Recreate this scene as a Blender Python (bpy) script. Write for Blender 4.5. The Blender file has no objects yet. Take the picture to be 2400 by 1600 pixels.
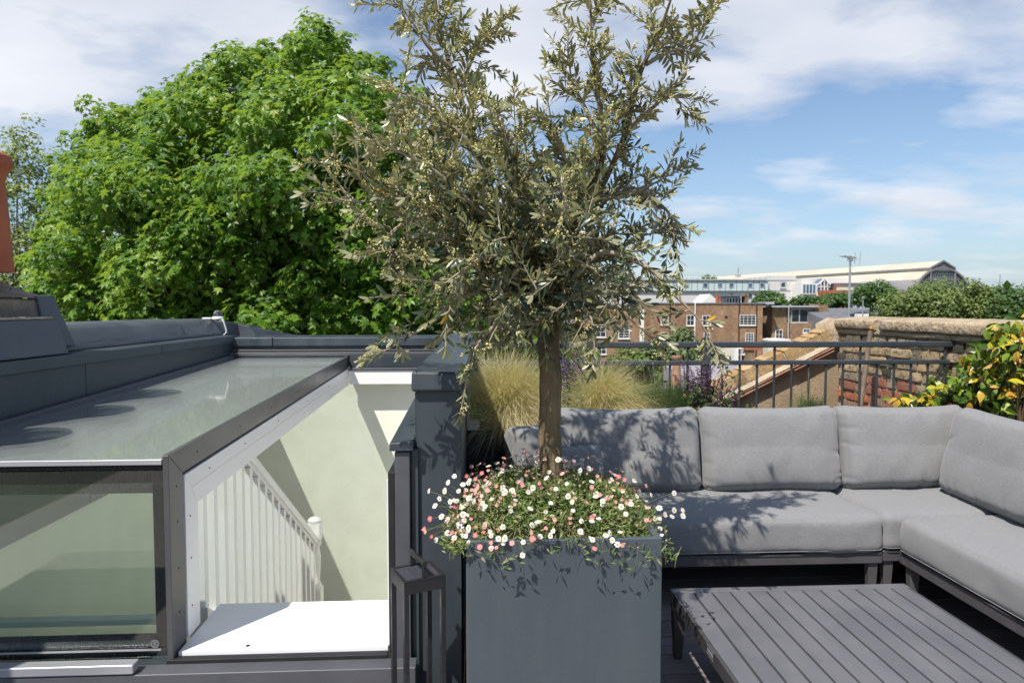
import bpy, bmesh, math, random
import numpy as np
from mathutils import Vector, Matrix, noise

random.seed(7)
RNG = np.random.default_rng(11)
scene = bpy.context.scene
COL = scene.collection
R = math.radians

# ------------------------------------------------------------------ camera
CAM_H = 1.38
F_PX = 1600.0                      # 24 mm lens on a 36 mm sensor, in pixels of the 2400 px photograph
PITCH = math.atan(80.0 / F_PX)
YAW = R(3.04)
cam_data = bpy.data.cameras.new('camera')
cam_data.lens = 24.0
cam_data.sensor_width = 36.0
cam_data.clip_start = 0.05
cam_data.clip_end = 8000.0
cam_data.dof.use_dof = True
cam_data.dof.focus_distance = 2.15
cam_data.dof.aperture_fstop = 8.0
cam = bpy.data.objects.new('camera', cam_data)
cam.location = (0, 0, CAM_H)
cam.rotation_euler = (math.pi / 2 - PITCH, 0, -YAW)
COL.objects.link(cam)
scene.camera = cam

# ------------------------------------------------------------------ light and exposure
SUN_TO = Vector((-0.42, -0.525, 1.0)).normalized()      # towards the sun: behind the camera's left shoulder
SUN_EL = math.asin(SUN_TO.z)
SUN_AZ = math.atan2(SUN_TO.x, SUN_TO.y)
sun_data = bpy.data.lights.new('sun', 'SUN')
sun_data.energy = 4.2
sun_data.angle = R(0.53)
sun_data.color = (1.0, 0.955, 0.885)
sun = bpy.data.objects.new('sun', sun_data)
sun.location = (-8, -9, 20)
sun.rotation_euler = (-SUN_TO).to_track_quat('-Z', 'Y').to_euler()
COL.objects.link(sun)

scene.view_settings.view_transform = 'Standard'
scene.view_settings.look = 'None'
scene.view_settings.exposure = 0.66
scene.view_settings.gamma = 1.0
scene.view_settings.use_curve_mapping = False
scene.cycles.use_denoising = True
scene.cycles.max_bounces = 10
scene.cycles.transparent_max_bounces = 24
scene.cycles.sample_clamp_indirect = 6.0

world = bpy.data.worlds.new('World')
scene.world = world
world.use_nodes = True
wt = world.node_tree
wt.nodes.clear()

class NT:
    """tiny node-building helper"""
    def __init__(self, tree): self.t = tree
    def n(self, kind, **kw):
        nd = self.t.nodes.new(kind)
        ins = kw.pop('ins', {})
        for k, v in kw.items(): setattr(nd, k, v)
        for k, v in ins.items(): self.put(nd.inputs[k], v)
        return nd
    def put(self, sock, v):
        if isinstance(v, bpy.types.NodeSocket): self.t.links.new(v, sock)
        elif isinstance(v, bpy.types.Node): self.t.links.new(v.outputs[0], sock)
        else: sock.default_value = v
    def math(self, op, a, b=None, c=None, clamp=False):
        nd = self.t.nodes.new('ShaderNodeMath'); nd.operation = op; nd.use_clamp = clamp
        for i, v in enumerate((a, b, c)):
            if v is not None: self.put(nd.inputs[i], v)
        return nd.outputs[0]
    def vmath(self, op, a, b=None, out=0):
        nd = self.t.nodes.new('ShaderNodeVectorMath'); nd.operation = op
        self.put(nd.inputs[0], a)
        if b is not None: self.put(nd.inputs[1], b)
        return nd.outputs[out]
    def mix(self, fac, a, b, blend='MIX'):
        nd = self.t.nodes.new('ShaderNodeMix'); nd.data_type = 'RGBA'; nd.blend_type = blend
        self.put(nd.inputs[0], fac)
        for i, v in ((6, a), (7, b)):
            if isinstance(v, (tuple, list)) and len(v) == 3: v = (*v, 1)
            self.put(nd.inputs[i], v)
        return nd.outputs[2]
    def ramp(self, fac, stops, interp='LINEAR'):
        nd = self.t.nodes.new('ShaderNodeValToRGB'); nd.color_ramp.interpolation = interp
        el = nd.color_ramp.elements
        while len(el) < len(stops): el.new(0.5)
        for e, (p, c) in zip(el, stops):
            e.position = p
            e.color = (c, c, c, 1) if isinstance(c, (int, float)) else (*c, 1)
        self.put(nd.inputs[0], fac)
        return nd.outputs[0]
    def noise(self, vec, scale, detail=5, rough=0.55, dist=0.0):
        nd = self.n('ShaderNodeTexNoise', ins={'Scale': scale, 'Detail': detail, 'Roughness': rough, 'Distortion': dist})
        if vec is not None: self.put(nd.inputs['Vector'], vec)
        return nd.outputs[0]
    def maprange(self, v, a, b, c=0.0, d=1.0):
        nd = self.n('ShaderNodeMapRange', clamp=True)
        for i, x in enumerate((v, a, b, c, d)): self.put(nd.inputs[i], x)
        return nd.outputs[0]

# sky: physical sky with a broken layer of cloud, the layer seen as a flat sheet high above
w = NT(wt)
sky = w.n('ShaderNodeTexSky')
sky.sky_type = 'NISHITA'
sky.sun_disc = False
sky.sun_elevation = SUN_EL
sky.sun_rotation = SUN_AZ
sky.altitude = 30.0
sky.air_density = 1.0
sky.dust_density = 0.25
sky.ozone_density = 2.2
tc = w.n('ShaderNodeTexCoord')
sep = w.n('ShaderNodeSeparateXYZ', ins={0: tc.outputs['Generated']})
zc = w.math('MAXIMUM', sep.outputs[2], 0.0)
den = w.math('ADD', zc, 0.16)
cx = w.math('DIVIDE', sep.outputs[0], den)
cy = w.math('DIVIDE', sep.outputs[1], den)
cv = w.n('ShaderNodeCombineXYZ', ins={0: cx, 1: cy, 2: 0.0}).outputs[0]
rot = w.n('ShaderNodeMapping', vector_type='POINT', ins={0: cv})
rot.inputs['Rotation'].default_value = (0, 0, R(24))
rot.inputs['Scale'].default_value = (0.75, 1.0, 1.0)
rot.inputs['Location'].default_value = CLOUD_LOC = (0.0, 0.0, 0.0)
big = w.noise(rot.outputs[0], 0.62, 2, 0.5)
fine = w.noise(rot.outputs[0], 2.5, 9, 0.56, 0.15)
# cloud banks of this sky, as places in the cloud sheet (x right, y away, both over height)
def bank(px, py, sx, sy, amp):
    X = (px - 1115) / F_PX; Z = (720 - py) / F_PX
    l = math.sqrt(X * X + 1 + Z * Z); X /= l; Yv = 1 / l; Z /= l
    q = (X / (Z + 0.16), Yv / (Z + 0.16))
    d = w.vmath('SUBTRACT', cv, (q[0], q[1], 0))
    d = w.vmath('MULTIPLY', d, (1 / sx, 1 / sy, 0))
    ln = w.vmath('DOT_PRODUCT', d, d, out=1)
    e = w.math('POWER', 2.718, w.math('MULTIPLY', ln, -1.0))
    return w.math('MULTIPLY', e, amp)
cov = w.math('MULTIPLY', w.math('SUBTRACT', big, 0.5), 0.5)
for args in ((250, 60, 0.95, 0.75, 0.30), (650, 130, 0.5, 0.45, 0.18), (100, 240, 0.7, 0.5, 0.12), (1230, 110, 0.2, 0.55, 0.34),
             (2100, 30, 0.85, 0.35, 0.32), (1750, 100, 0.35, 0.4, 0.24), (1750, 240, 0.35, 0.22, 0.17),
             (2000, 480, 0.55, 0.5, 0.15), (2330, 470, 0.45, 0.6, 0.16), (1150, 250, 0.3, 0.3, 0.2),
             (2150, 330, 0.5, 0.5, -0.18), (1500, 350, 0.7, 0.4, -0.14), (900, 90, 0.12, 0.4, -0.34), (1060, 90, 0.10, 0.35, -0.3), (360, 150, 0.2, 0.12, -0.2)):
    cov = w.math('ADD', cov, bank(*args))
mask = w.math('ADD', cov, w.math('MULTIPLY', w.math('SUBTRACT', fine, 0.5), 1.5))
mask = w.maprange(mask, -0.02, 0.40)
mask = w.math('MULTIPLY', mask, w.maprange(zc, 0.0, 0.10, 0.3, 0.88))
shade = w.noise(rot.outputs[0], 1.3, 5, 0.5)
cloud = w.mix(w.maprange(shade, 0.3, 0.7), (4.4, 4.75, 5.5), (7.0, 7.05, 7.3))
haze_f = w.math('MULTIPLY', w.math('POWER', w.math('SUBTRACT', 1.0, zc, clamp=True), 8.0), 0.85)
skyc = w.mix(haze_f, sky.outputs[0], (2.05, 2.85, 3.85))   # pale summer haze thickening towards the horizon
SKY_STRENGTH = 0.092
bg = w.n('ShaderNodeBackground', ins={0: w.mix(mask, skyc, cloud), 1: SKY_STRENGTH})
w.n('ShaderNodeOutputWorld', ins={0: bg.outputs[0]})

# ------------------------------------------------------------------ picture measurements -> places
_f = Vector((math.sin(YAW) * math.cos(PITCH), math.cos(YAW) * math.cos(PITCH), -math.sin(PITCH)))
_r = Vector((math.cos(YAW), -math.sin(YAW), 0))
_u = _r.cross(_f)
CAM = Vector((0, 0, CAM_H))
def ray(px, py): return _f + _r * ((px - 1200) / F_PX) + _u * ((800 - py) / F_PX)
def at(px, py, Y):
    d = ray(px, py); return CAM + d * (Y / d.y)
def atx(px, py, X):
    d = ray(px, py); return CAM + d * (X / d.x)
def atz(px, py, Z):
    d = ray(px, py); return CAM + d * ((Z - CAM_H) / d.z)

# ------------------------------------------------------------------ object helpers
def tag(o, label=None, cat=None, group=None, kind=None):
    if label: o['label'] = label
    if cat: o['category'] = cat
    if group: o['group'] = group
    if kind: o['kind'] = kind
    return o
def thing(name, label, cat, loc=(0, 0, 0), rotz=0.0, group=None):
    o = bpy.data.objects.new(name, None)
    o.empty_display_size = 0.1
    COL.objects.link(o)
    o.location = loc
    o.rotation_euler = (0, 0, rotz)
    return tag(o, label, cat, group)

class MB:
    """collects faces, becomes one mesh object"""
    def __init__(self): self.v = []; self.f = []
    def add(self, vs, fs):
        b = len(self.v)
        self.v += [tuple(p) for p in vs]
        self.f += [tuple(i + b for i in f) for f in fs]
        return self
    def box(self, a, b):
        x0, x1 = sorted((a[0], b[0])); y0, y1 = sorted((a[1], b[1])); z0, z1 = sorted((a[2], b[2]))
        return self.hexa([(x0, y0, z0), (x1, y0, z0), (x1, y1, z0), (x0, y1, z0), (x0, y0, z1), (x1, y0, z1), (x1, y1, z1), (x0, y1, z1)])
    def hexa(self, p):
        return self.add(p, [(0, 3, 2, 1), (4, 5, 6, 7), (0, 1, 5, 4), (1, 2, 6, 5), (2, 3, 7, 6), (3, 0, 4, 7)])
    def prism(self, poly, a, b):
        """poly: list of points, swept from offset a to offset b (vectors)"""
        n = len(poly); a = Vector(a); b = Vector(b)
        vs = [Vector(p) + a for p in poly] + [Vector(p) + b for p in poly]
        fs = [tuple(range(n))[::-1], tuple(range(n, 2 * n))] + [(i, (i + 1) % n, n + (i + 1) % n, n + i) for i in range(n)]
        return self.add(vs, fs)
    def tube(self, pts, rad, seg=8, caps=True):
        pts = [Vector(p) for p in pts]
        if not isinstance(rad, (list, tuple)): rad = [rad] * len(pts)
        rings = []
        up = Vector((0.13, 0.21, 1)).normalized()
        prev = None
        for i, p in enumerate(pts):
            t = (pts[min(i + 1, len(pts) - 1)] - pts[max(i - 1, 0)]).normalized()
            if prev is None:
                a = t.cross(up)
                if a.length < 0.05: a = t.cross(Vector((1, 0, 0)))
            else: a = prev - t * prev.dot(t)
            a.normalize(); prev = a
            c = t.cross(a)
            rings.append([p + (a * math.cos(k * 2 * math.pi / seg) + c * math.sin(k * 2 * math.pi / seg)) * rad[i] for k in range(seg)])
        vs = [q for r_ in rings for q in r_]
        fs = []
        for i in range(len(pts) - 1):
            for k in range(seg):
                k2 = (k + 1) % seg
                fs.append((i * seg + k, i * seg + k2, (i + 1) * seg + k2, (i + 1) * seg + k))
        if caps:
            fs.append(tuple(range(seg))[::-1]); fs.append(tuple(range((len(pts) - 1) * seg, len(pts) * seg)))
        return self.add(vs, fs)
    def lathe(self, prof, c=(0, 0, 0), seg=24):
        """prof: list of (radius, z)"""
        vs = [(c[0] + r_ * math.cos(k * 2 * math.pi / seg), c[1] + r_ * math.sin(k * 2 * math.pi / seg), c[2] + z) for r_, z in prof for k in range(seg)]
        fs = []
        for i in range(len(prof) - 1):
            for k in range(seg):
                k2 = (k + 1) % seg
                fs.append((i * seg + k, i * seg + k2, (i + 1) * seg + k2, (i + 1) * seg + k))
        fs.append(tuple(range(seg))[::-1]); fs.append(tuple(range((len(prof) - 1) * seg, len(prof) * seg)))
        return self.add(vs, fs)
    def bar(self, a, b, wid, hgt, up=(0, 0, 1)):
        """box beam from a to b"""
        a = Vector(a); b = Vector(b); t = (b - a).normalized(); up = Vector(up)
        s = t.cross(up)
        if s.length < 1e-3: s = t.cross(Vector((0, 1, 0)))
        s.normalize(); u = s.cross(t)
        s = s * wid / 2; u = u * hgt / 2
        return self.hexa([a - s - u, a + s - u, b + s - u, b - s - u, a - s + u, a + s + u, b + s + u, b - s + u])
    def build(self, name, mat, parent=None, local=False, bev=0.0, ang=35, seg=2):
        off = Vector((0, 0, 0))
        if parent is not None and not local:
            q = parent
            while q is not None:
                off = off + Vector(q.location); q = q.parent
        me = bpy.data.meshes.new(name)
        me.from_pydata([Vector(p) - off for p in self.v], [], self.f)
        bm = bmesh.new(); bm.from_mesh(me)
        bmesh.ops.recalc_face_normals(bm, faces=bm.faces)
        bm.to_mesh(me); bm.free()
        me.shade_smooth(); me.set_sharp_from_angle(angle=R(ang))
        me.materials.append(mat)
        o = bpy.data.objects.new(name, me)
        COL.objects.link(o)
        if parent is not None: o.parent = parent
        if bev:
            m = o.modifiers.new('edge', 'BEVEL'); m.width = bev; m.segments = seg; m.limit_method = 'ANGLE'; m.angle_limit = R(40); m.harden_normals = True
        return o

def link_copy(src, parent=None, name=None):
    o = src.copy()
    if name: o.name = name
    COL.objects.link(o)
    o.parent = parent
    return o
def mesh_obj(name, me, mat, parent=None):
    if not me.materials: me.materials.append(mat)
    o = bpy.data.objects.new(name, me); COL.objects.link(o)
    if parent is not None: o.parent = parent
    return o
def fastmesh(name, V, T, rnd=None, smooth=False):
    """V (n,3), T (m,3) triangles"""
    V = np.asarray(V, np.float32); T = np.asarray(T, np.int32)
    me = bpy.data.meshes.new(name)
    me.vertices.add(len(V)); me.vertices.foreach_set('co', V.ravel())
    me.loops.add(T.size); me.loops.foreach_set('vertex_index', T.ravel())
    me.polygons.add(len(T)); me.polygons.foreach_set('loop_start', np.arange(0, T.size, 3, dtype=np.int32))
    me.update(calc_edges=True); me.validate()
    if smooth: me.shade_smooth()
    else: me.shade_flat()
    if rnd is not None:
        a = me.attributes.new('rnd', 'FLOAT', 'POINT'); a.data.foreach_set('value', np.asarray(rnd, np.float32))
    return me
def nrm(a): return a / np.maximum(np.linalg.norm(a, axis=-1, keepdims=True), 1e-9)
def scatter(tv, tt, P, A, N, S, rnd=None, bend=None):
    """copies of a template (x side, y along, z normal) at P with along-axis A, normal about N, size S"""
    tv = np.asarray(tv, float); P = np.asarray(P, float); n = len(P)
    A = nrm(np.asarray(A, float)); side = nrm(np.cross(A, N)); Nn = np.cross(side, A)
    S = np.asarray(S, float).reshape(-1, 1)
    V = np.empty((n, len(tv), 3))
    for i, (x, y, z) in enumerate(tv):
        zz = z if bend is None else z + np.asarray(bend).reshape(-1, 1) * y * y
        V[:, i] = P + (side * x + A * y + Nn * zz) * S
    T = (np.asarray(tt)[None] + (np.arange(n) * len(tv))[:, None, None]).reshape(-1, 3)
    r_ = np.repeat(RNG.random(n) if rnd is None else rnd, len(tv))
    return V.reshape(-1, 3), T, r_
def merge(parts):
    Vs, Ts, Rs = [], [], []; b = 0
    for V, T, r_ in parts:
        Vs.append(V); Ts.append(T + b); Rs.append(r_); b += len(V)
    return np.concatenate(Vs), np.concatenate(Ts), np.concatenate(Rs)
def bez(p0, p1, p2, n):
    p0, p1, p2 = Vector(p0), Vector(p1), Vector(p2)
    return [p0 * (1 - t) ** 2 + p1 * 2 * t * (1 - t) + p2 * t * t for t in [i / (n - 1) for i in range(n)]]
def spline(pts, n):
    """Catmull-Rom through pts"""
    P = [Vector(p) for p in pts]; P = [P[0] * 2 - P[1]] + P + [P[-1] * 2 - P[-2]]
    out = []
    for i in range(1, len(P) - 2):
        for k in range(n):
            t = k / n; a, b, c, d = P[i - 1], P[i], P[i + 1], P[i + 2]
            out.append(0.5 * (2 * b + (c - a) * t + (2 * a - 5 * b + 4 * c - d) * t * t + (3 * b - a - 3 * c + d) * t ** 3))
    out.append(P[-2])
    return out

# ------------------------------------------------------------------ materials
MATS = {}
def pm(name, c1, c2=None, scale=6.0, stretch=(1, 1, 1), detail=6, lo=0.35, hi=0.65, rough=0.5, rvar=0.0, metal=0.0, spec=0.5,
       bump=0.0, bscale=None, bstretch=None, orand=0.0, spots=None, sheen=0.0, bdetail=6, trans=None):
    m = bpy.data.materials.new(name); m.use_nodes = True; MATS[name] = m
    t = NT(m.node_tree); bs = m.node_tree.nodes['Principled BSDF']
    tcn = t.n('ShaderNodeTexCoord'); vec = tcn.outputs['Object']
    oi = t.n('ShaderNodeObjectInfo')
    vec = t.vmath('ADD', vec, t.vmath('MULTIPLY', oi.outputs['Location'], (1.0, 1.0, 1.0)))
    mp = t.n('ShaderNodeMapping', ins={0: vec}); mp.inputs['Scale'].default_value = stretch
    nz = t.noise(mp.outputs[0], scale, detail)
    f = t.maprange(nz, lo, hi)
    col = t.mix(f, c1, c2 if c2 else c1)
    if spots:
        sc_, th, c3 = spots
        sp = t.maprange(t.noise(mp.outputs[0], sc_, 4, 0.6), th, th + 0.08)
        col = t.mix(sp, col, c3)
    if orand:
        hs = t.n('ShaderNodeHueSaturation', ins={'Color': col})
        t.put(hs.inputs['Value'], t.maprange(oi.outputs['Random'], 0, 1, 1 - orand, 1 + orand))
        col = hs.outputs[0]
    t.put(bs.inputs['Base Color'], col)
    if rvar: t.put(bs.inputs['Roughness'], t.maprange(nz, 0.3, 0.7, rough - rvar, rough + rvar))
    else: bs.inputs['Roughness'].default_value = rough
    bs.inputs['Metallic'].default_value = metal
    bs.inputs['Specular IOR Level'].default_value = spec
    if sheen: bs.inputs['Sheen Weight'].default_value = sheen
    if bump:
        mb = t.n('ShaderNodeMapping', ins={0: vec}); mb.inputs['Scale'].default_value = bstretch or stretch
        bn = t.noise(mb.outputs[0], bscale or scale * 6, bdetail)
        bp = t.n('ShaderNodeBump', ins={'Strength': 1.0, 'Distance': bump, 'Height': bn})
        t.put(bs.inputs['Normal'], bp.outputs[0])
    return m

def leafmat(name, stops, back=None, rough=0.45, trans=0.35, spec=0.4, tint=(1.0, 1.1, 0.35), orand=False):
    """leaf colour by the leaf's own random value, paler back, light shining through"""
    m = bpy.data.materials.new(name); m.use_nodes = True; MATS[name] = m
    t = NT(m.node_tree); bs = m.node_tree.nodes['Principled BSDF']; out = m.node_tree.nodes['Material Output']
    if orand: r_ = t.n('ShaderNodeObjectInfo').outputs['Random']
    else: r_ = t.n('ShaderNodeAttribute', attribute_name='rnd').outputs['Fac']
    col = t.ramp(r_, stops)
    if back is not None:
        g = t.n('ShaderNodeNewGeometry')
        col = t.mix(g.outputs['Backfacing'], col, back)
    t.put(bs.inputs['Base Color'], col)
    bs.inputs['Roughness'].default_value = rough
    bs.inputs['Specular IOR Level'].default_value = spec
    tl = t.n('ShaderNodeBsdfTranslucent', ins={0: t.mix(1.0, col, (*tint, 1), 'MULTIPLY')})
    mx = t.n('ShaderNodeMixShader', ins={0: trans, 1: bs.outputs[0], 2: tl.outputs[0]})
    t.put(out.inputs[0], mx.outputs[0])
    return m

def glassmat(name, tint, dust=0.0, dustcol=(0.5, 0.53, 0.5), streak=(1, 1, 1), rough=0.02, dscale=20, ior=1.5, dlo=0.35, dhi=0.7):
    m = bpy.data.materials.new(name); m.use_nodes = True; MATS[name] = m
    nt = m.node_tree; nt.nodes.clear(); t = NT(nt)
    tr = t.n('ShaderNodeBsdfTransparent', ins={0: (*tint, 1)})
    gl = t.n('ShaderNodeBsdfGlossy', ins={'Color': (1, 1, 1, 1), 'Roughness': rough})
    fr = t.n('ShaderNodeFresnel', ins={'IOR': ior})
    sh = t.n('ShaderNodeMixShader', ins={0: fr.outputs[0], 1: tr.outputs[0], 2: gl.outputs[0]})
    if dust:
        tcn = t.n('ShaderNodeTexCoord')
        mp = t.n('ShaderNodeMapping', ins={0: tcn.outputs['Object']}); mp.inputs['Scale'].default_value = streak
        nz = t.maprange(t.noise(mp.outputs[0], dscale, 8, 0.65), dlo, dhi, 0.45, 1.0)
        df = t.n('ShaderNodeBsdfDiffuse', ins={0: (*dustcol, 1)})
        sh = t.n('ShaderNodeMixShader', ins={0: t.math('MULTIPLY', nz, dust), 1: sh.outputs[0], 2: df.outputs[0]})
    t.n('ShaderNodeOutputMaterial', ins={0: sh.outputs[0]})
    return m

M = {}
M['anthra'] = pm('anthracite_metal', (0.028, 0.039, 0.047), (0.044, 0.055, 0.063), 3, (2.5, 1.2, 0.5), rough=0.42, rvar=0.08, spec=0.45, bump=0.0006, bscale=30, spots=(40, 0.72, (0.10, 0.11, 0.115)))
M['anthra_light'] = pm('weathered_grey_metal', (0.062, 0.065, 0.073), (0.082, 0.084, 0.092), 4, rough=0.45, rvar=0.1, spots=(30, 0.70, (0.20, 0.20, 0.20)), bump=0.0004, bscale=40)
M['frame_grey'] = pm('grey_frame_metal', (0.075, 0.075, 0.079), (0.09, 0.088, 0.088), 6, rough=0.35, rvar=0.06, metal=0.2, spots=(60, 0.74, (0.3, 0.29, 0.27)))
M['lead'] = pm('lead_sheet', (0.05, 0.061, 0.073), (0.095, 0.104, 0.116), 5, (1, 0.5, 1), rough=0.5, rvar=0.12, metal=0.15, bump=0.004, bscale=7, spots=(9, 0.68, (0.21, 0.23, 0.24)))
M['planter'] = pm('planter_paint', (0.058, 0.073, 0.083), (0.068, 0.083, 0.092), 5, (2, 2, 0.5), rough=0.5, rvar=0.05, spec=0.4, bump=0.0008, bscale=160, spots=(70, 0.76, (0.16, 0.17, 0.17)))
M['black'] = pm('black_metal', (0.012, 0.012, 0.013), (0.02, 0.02, 0.021), 20, rough=0.45, rvar=0.1, bump=0.0003, bscale=200, spots=(60, 0.72, (0.06, 0.06, 0.058)))
M['rubber'] = pm('black_rubber', (0.008, 0.008, 0.009), (0.014, 0.014, 0.015), 10, rough=0.6)
M['white'] = pm('white_board', (0.77, 0.765, 0.75), (0.80, 0.795, 0.78), 3, rough=0.4, rvar=0.05, spots=(80, 0.78, (0.6, 0.58, 0.54)), bump=0.0003, bscale=60)
M['white_wood'] = pm('white_painted_wood', (0.74, 0.735, 0.71), (0.80, 0.79, 0.77), 6, (1, 1, 0.15), rough=0.4, bump=0.0006, bscale=40)
M['plaster'] = pm('pale_green_plaster', (0.71, 0.715, 0.62), (0.76, 0.765, 0.67), 5, rough=0.85, bump=0.0008, bscale=60)
M['plaster_dim'] = pm('cream_floor_board', (0.45, 0.42, 0.36), (0.52, 0.49, 0.42), 4, rough=0.7)
M['bright_alu'] = pm('bright_aluminium', (0.42, 0.43, 0.45), (0.5, 0.51, 0.53), 6, (0.3, 1, 1), rough=0.35, rvar=0.1, metal=0.5)
M['frit'] = pm('black_glass_border', (0.003, 0.004, 0.005), (0.007, 0.008, 0.010), 6, (30, 1, 1), rough=0.2, rvar=0.05, spec=0.2)
M['pane_front'] = glassmat('green_front_glass', (0.945, 0.985, 0.95), dust=0.008, dustcol=(0.42, 0.5, 0.46), streak=(60, 60, 1.2), dscale=3)
M['pane_top'] = glassmat('dusty_roof_glass', (0.92, 0.96, 0.93), dust=0.24, dustcol=(0.42, 0.45, 0.435), streak=(14, 2.2, 1), dscale=9, rough=0.05, dlo=0.3, dhi=0.75)
M['pane_dark'] = pm('dark_window_glass', (0.012, 0.018, 0.024), (0.04, 0.055, 0.07), 0.35, rough=0.08, spec=0.6)
M['pane_blue'] = pm('blue_window_glass', (0.02, 0.06, 0.10), (0.07, 0.14, 0.2), 0.3, rough=0.08, spec=0.6)
M['terracotta'] = pm('terracotta', (0.33, 0.080, 0.026), (0.45, 0.125, 0.045), 7, rough=0.75, bump=0.004, bscale=26, spots=(14, 0.66, (0.22, 0.055, 0.02)))
M['concrete'] = pm('old_mortar', (0.18, 0.145, 0.11), (0.34, 0.275, 0.205), 8, rough=0.95, bump=0.02, bscale=28, spots=(26, 0.62, (0.07, 0.055, 0.042)))
def fabric():
    m = pm('grey_outdoor_fabric', (0.174, 0.174, 0.176), (0.230, 0.228, 0.227), 260, (0.22, 1, 1.0), detail=2, lo=0.25, hi=0.75, rough=0.95, spec=0.15, sheen=0.25, bump=0.0012, bscale=420, bstretch=(0.5, 1, 1), bdetail=2)
    return m
M['fabric'] = fabric()
M['sofa_metal'] = pm('taupe_powder_coat', (0.062, 0.059, 0.062), (0.074, 0.071, 0.074), 8, rough=0.5, rvar=0.06)
M['table'] = pm('grey_table_slat', (0.098, 0.098, 0.107), (0.128, 0.126, 0.134), 5, (1.5, 1, 1), rough=0.48, rvar=0.08, spots=(50, 0.72, (0.17, 0.168, 0.17)), orand=0.05)
M['table_frame'] = pm('grey_table_frame', (0.045, 0.043, 0.045), (0.056, 0.053, 0.055), 8, rough=0.5)
M['deck'] = pm('composite_deck_board', (0.17, 0.143, 0.14), (0.27, 0.235, 0.228), 5, (0.6, 26, 26), rough=0.72, bump=0.0015, bscale=10, bstretch=(0.8, 60, 60), orand=0.12, spots=(34, 0.70, (0.36, 0.33, 0.31)))
M['rail'] = pm('railing_paint', (0.034, 0.042, 0.048), (0.046, 0.054, 0.06), 9, rough=0.38, rvar=0.06, spots=(60, 0.76, (0.2, 0.2, 0.2)))
M['mortar'] = pm('lime_mortar', (0.30, 0.25, 0.19), (0.44, 0.38, 0.295), 14, rough=0.95, bump=0.012, bscale=40, spots=(30, 0.66, (0.16, 0.13, 0.10)))
M['render'] = pm('tan_render', (0.25, 0.18, 0.11), (0.35, 0.26, 0.165), 5, rough=0.95, bump=0.006, bscale=60, spots=(9, 0.66, (0.16, 0.115, 0.07)))
M['coping'] = pm('weathered_coping', (0.31, 0.235, 0.15), (0.46, 0.36, 0.24), 7, rough=0.95, bump=0.025, bscale=26, spots=(12, 0.60, (0.17, 0.125, 0.085)))
M['soil'] = pm('dark_soil', (0.02, 0.014, 0.01), (0.05, 0.036, 0.026), 30, rough=1.0, bump=0.02, bscale=50)
M['bark'] = pm('olive_bark', (0.070, 0.048, 0.026), (0.23, 0.165, 0.085), 13, (1, 1, 0.35), rough=0.92, bump=0.03, bscale=34, bstretch=(1, 1, 0.3), spots=(30, 0.62, (0.34, 0.28, 0.19)))
M['twig'] = pm('olive_twig', (0.22, 0.17, 0.115), (0.36, 0.30, 0.21), 30, rough=0.85)
M['bark_far'] = pm('tree_bark', (0.035, 0.026, 0.018), (0.09, 0.07, 0.048), 3, rough=0.95, bump=0.03, bscale=8)

def brickmat(name, ramp, soot):
    m = bpy.data.materials.new(name); m.use_nodes = True
    t = NT(m.node_tree); bs = m.node_tree.nodes['Principled BSDF']
    tcn = t.n('ShaderNodeTexCoord'); oi = t.n('ShaderNodeObjectInfo')
    vec = t.vmath('ADD', tcn.outputs['Object'], t.vmath('MULTIPLY', oi.outputs['Location'], (3.1, 3.1, 3.1)))
    col = t.ramp(oi.outputs['Random'], ramp, 'CONSTANT')
    n1 = t.noise(vec, 16, 7, 0.65)
    col = t.mix(t.maprange(n1, 0.35, 0.68), col, t.mix(1.0, col, (1.45, 1.4, 1.3), 'MULTIPLY'))
    n2 = t.noise(vec, 34, 5, 0.6)
    col = t.mix(t.math('MULTIPLY', t.maprange(n2, 0.5, 0.62), soot), col, (0.045, 0.036, 0.03))
    col = t.mix(t.maprange(t.noise(vec, 48, 4), 0.64, 0.72, 0, 0.6), col, (0.45, 0.38, 0.29))
    t.put(bs.inputs['Base Color'], col); bs.inputs['Roughness'].default_value = 0.95; bs.inputs['Specular IOR Level'].default_value = 0.2
    bp = t.n('ShaderNodeBump', ins={'Strength': 1.0, 'Distance': 0.012, 'Height': t.noise(vec, 60, 6, 0.7)})
    t.put(bs.inputs['Normal'], bp.outputs[0])
    return m
M['stock'] = brickmat('yellow_stock_brick', [(0, (0.36, 0.275, 0.165)), (0.2, (0.29, 0.235, 0.165)), (0.4, (0.42, 0.325, 0.205)), (0.6, (0.22, 0.175, 0.125)), (0.75, (0.38, 0.285, 0.165)), (0.9, (0.30, 0.205, 0.13))], 0.7)
M['soot'] = brickmat('sooty_brick', [(0, (0.09, 0.075, 0.06)), (0.4, (0.06, 0.052, 0.045)), (0.7, (0.15, 0.12, 0.09))], 0.8)
M['redbrick'] = brickmat('red_brick', [(0, (0.34, 0.125, 0.07)), (0.3, (0.28, 0.12, 0.08)), (0.6, (0.38, 0.15, 0.08)), (0.85, (0.27, 0.17, 0.12))], 0.35)
M['capbrick'] = brickmat('buff_coping_brick', [(0, (0.36, 0.245, 0.12)), (0.3, (0.40, 0.27, 0.135)), (0.55, (0.32, 0.20, 0.095)), (0.8, (0.42, 0.30, 0.165))], 0.25)

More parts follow.
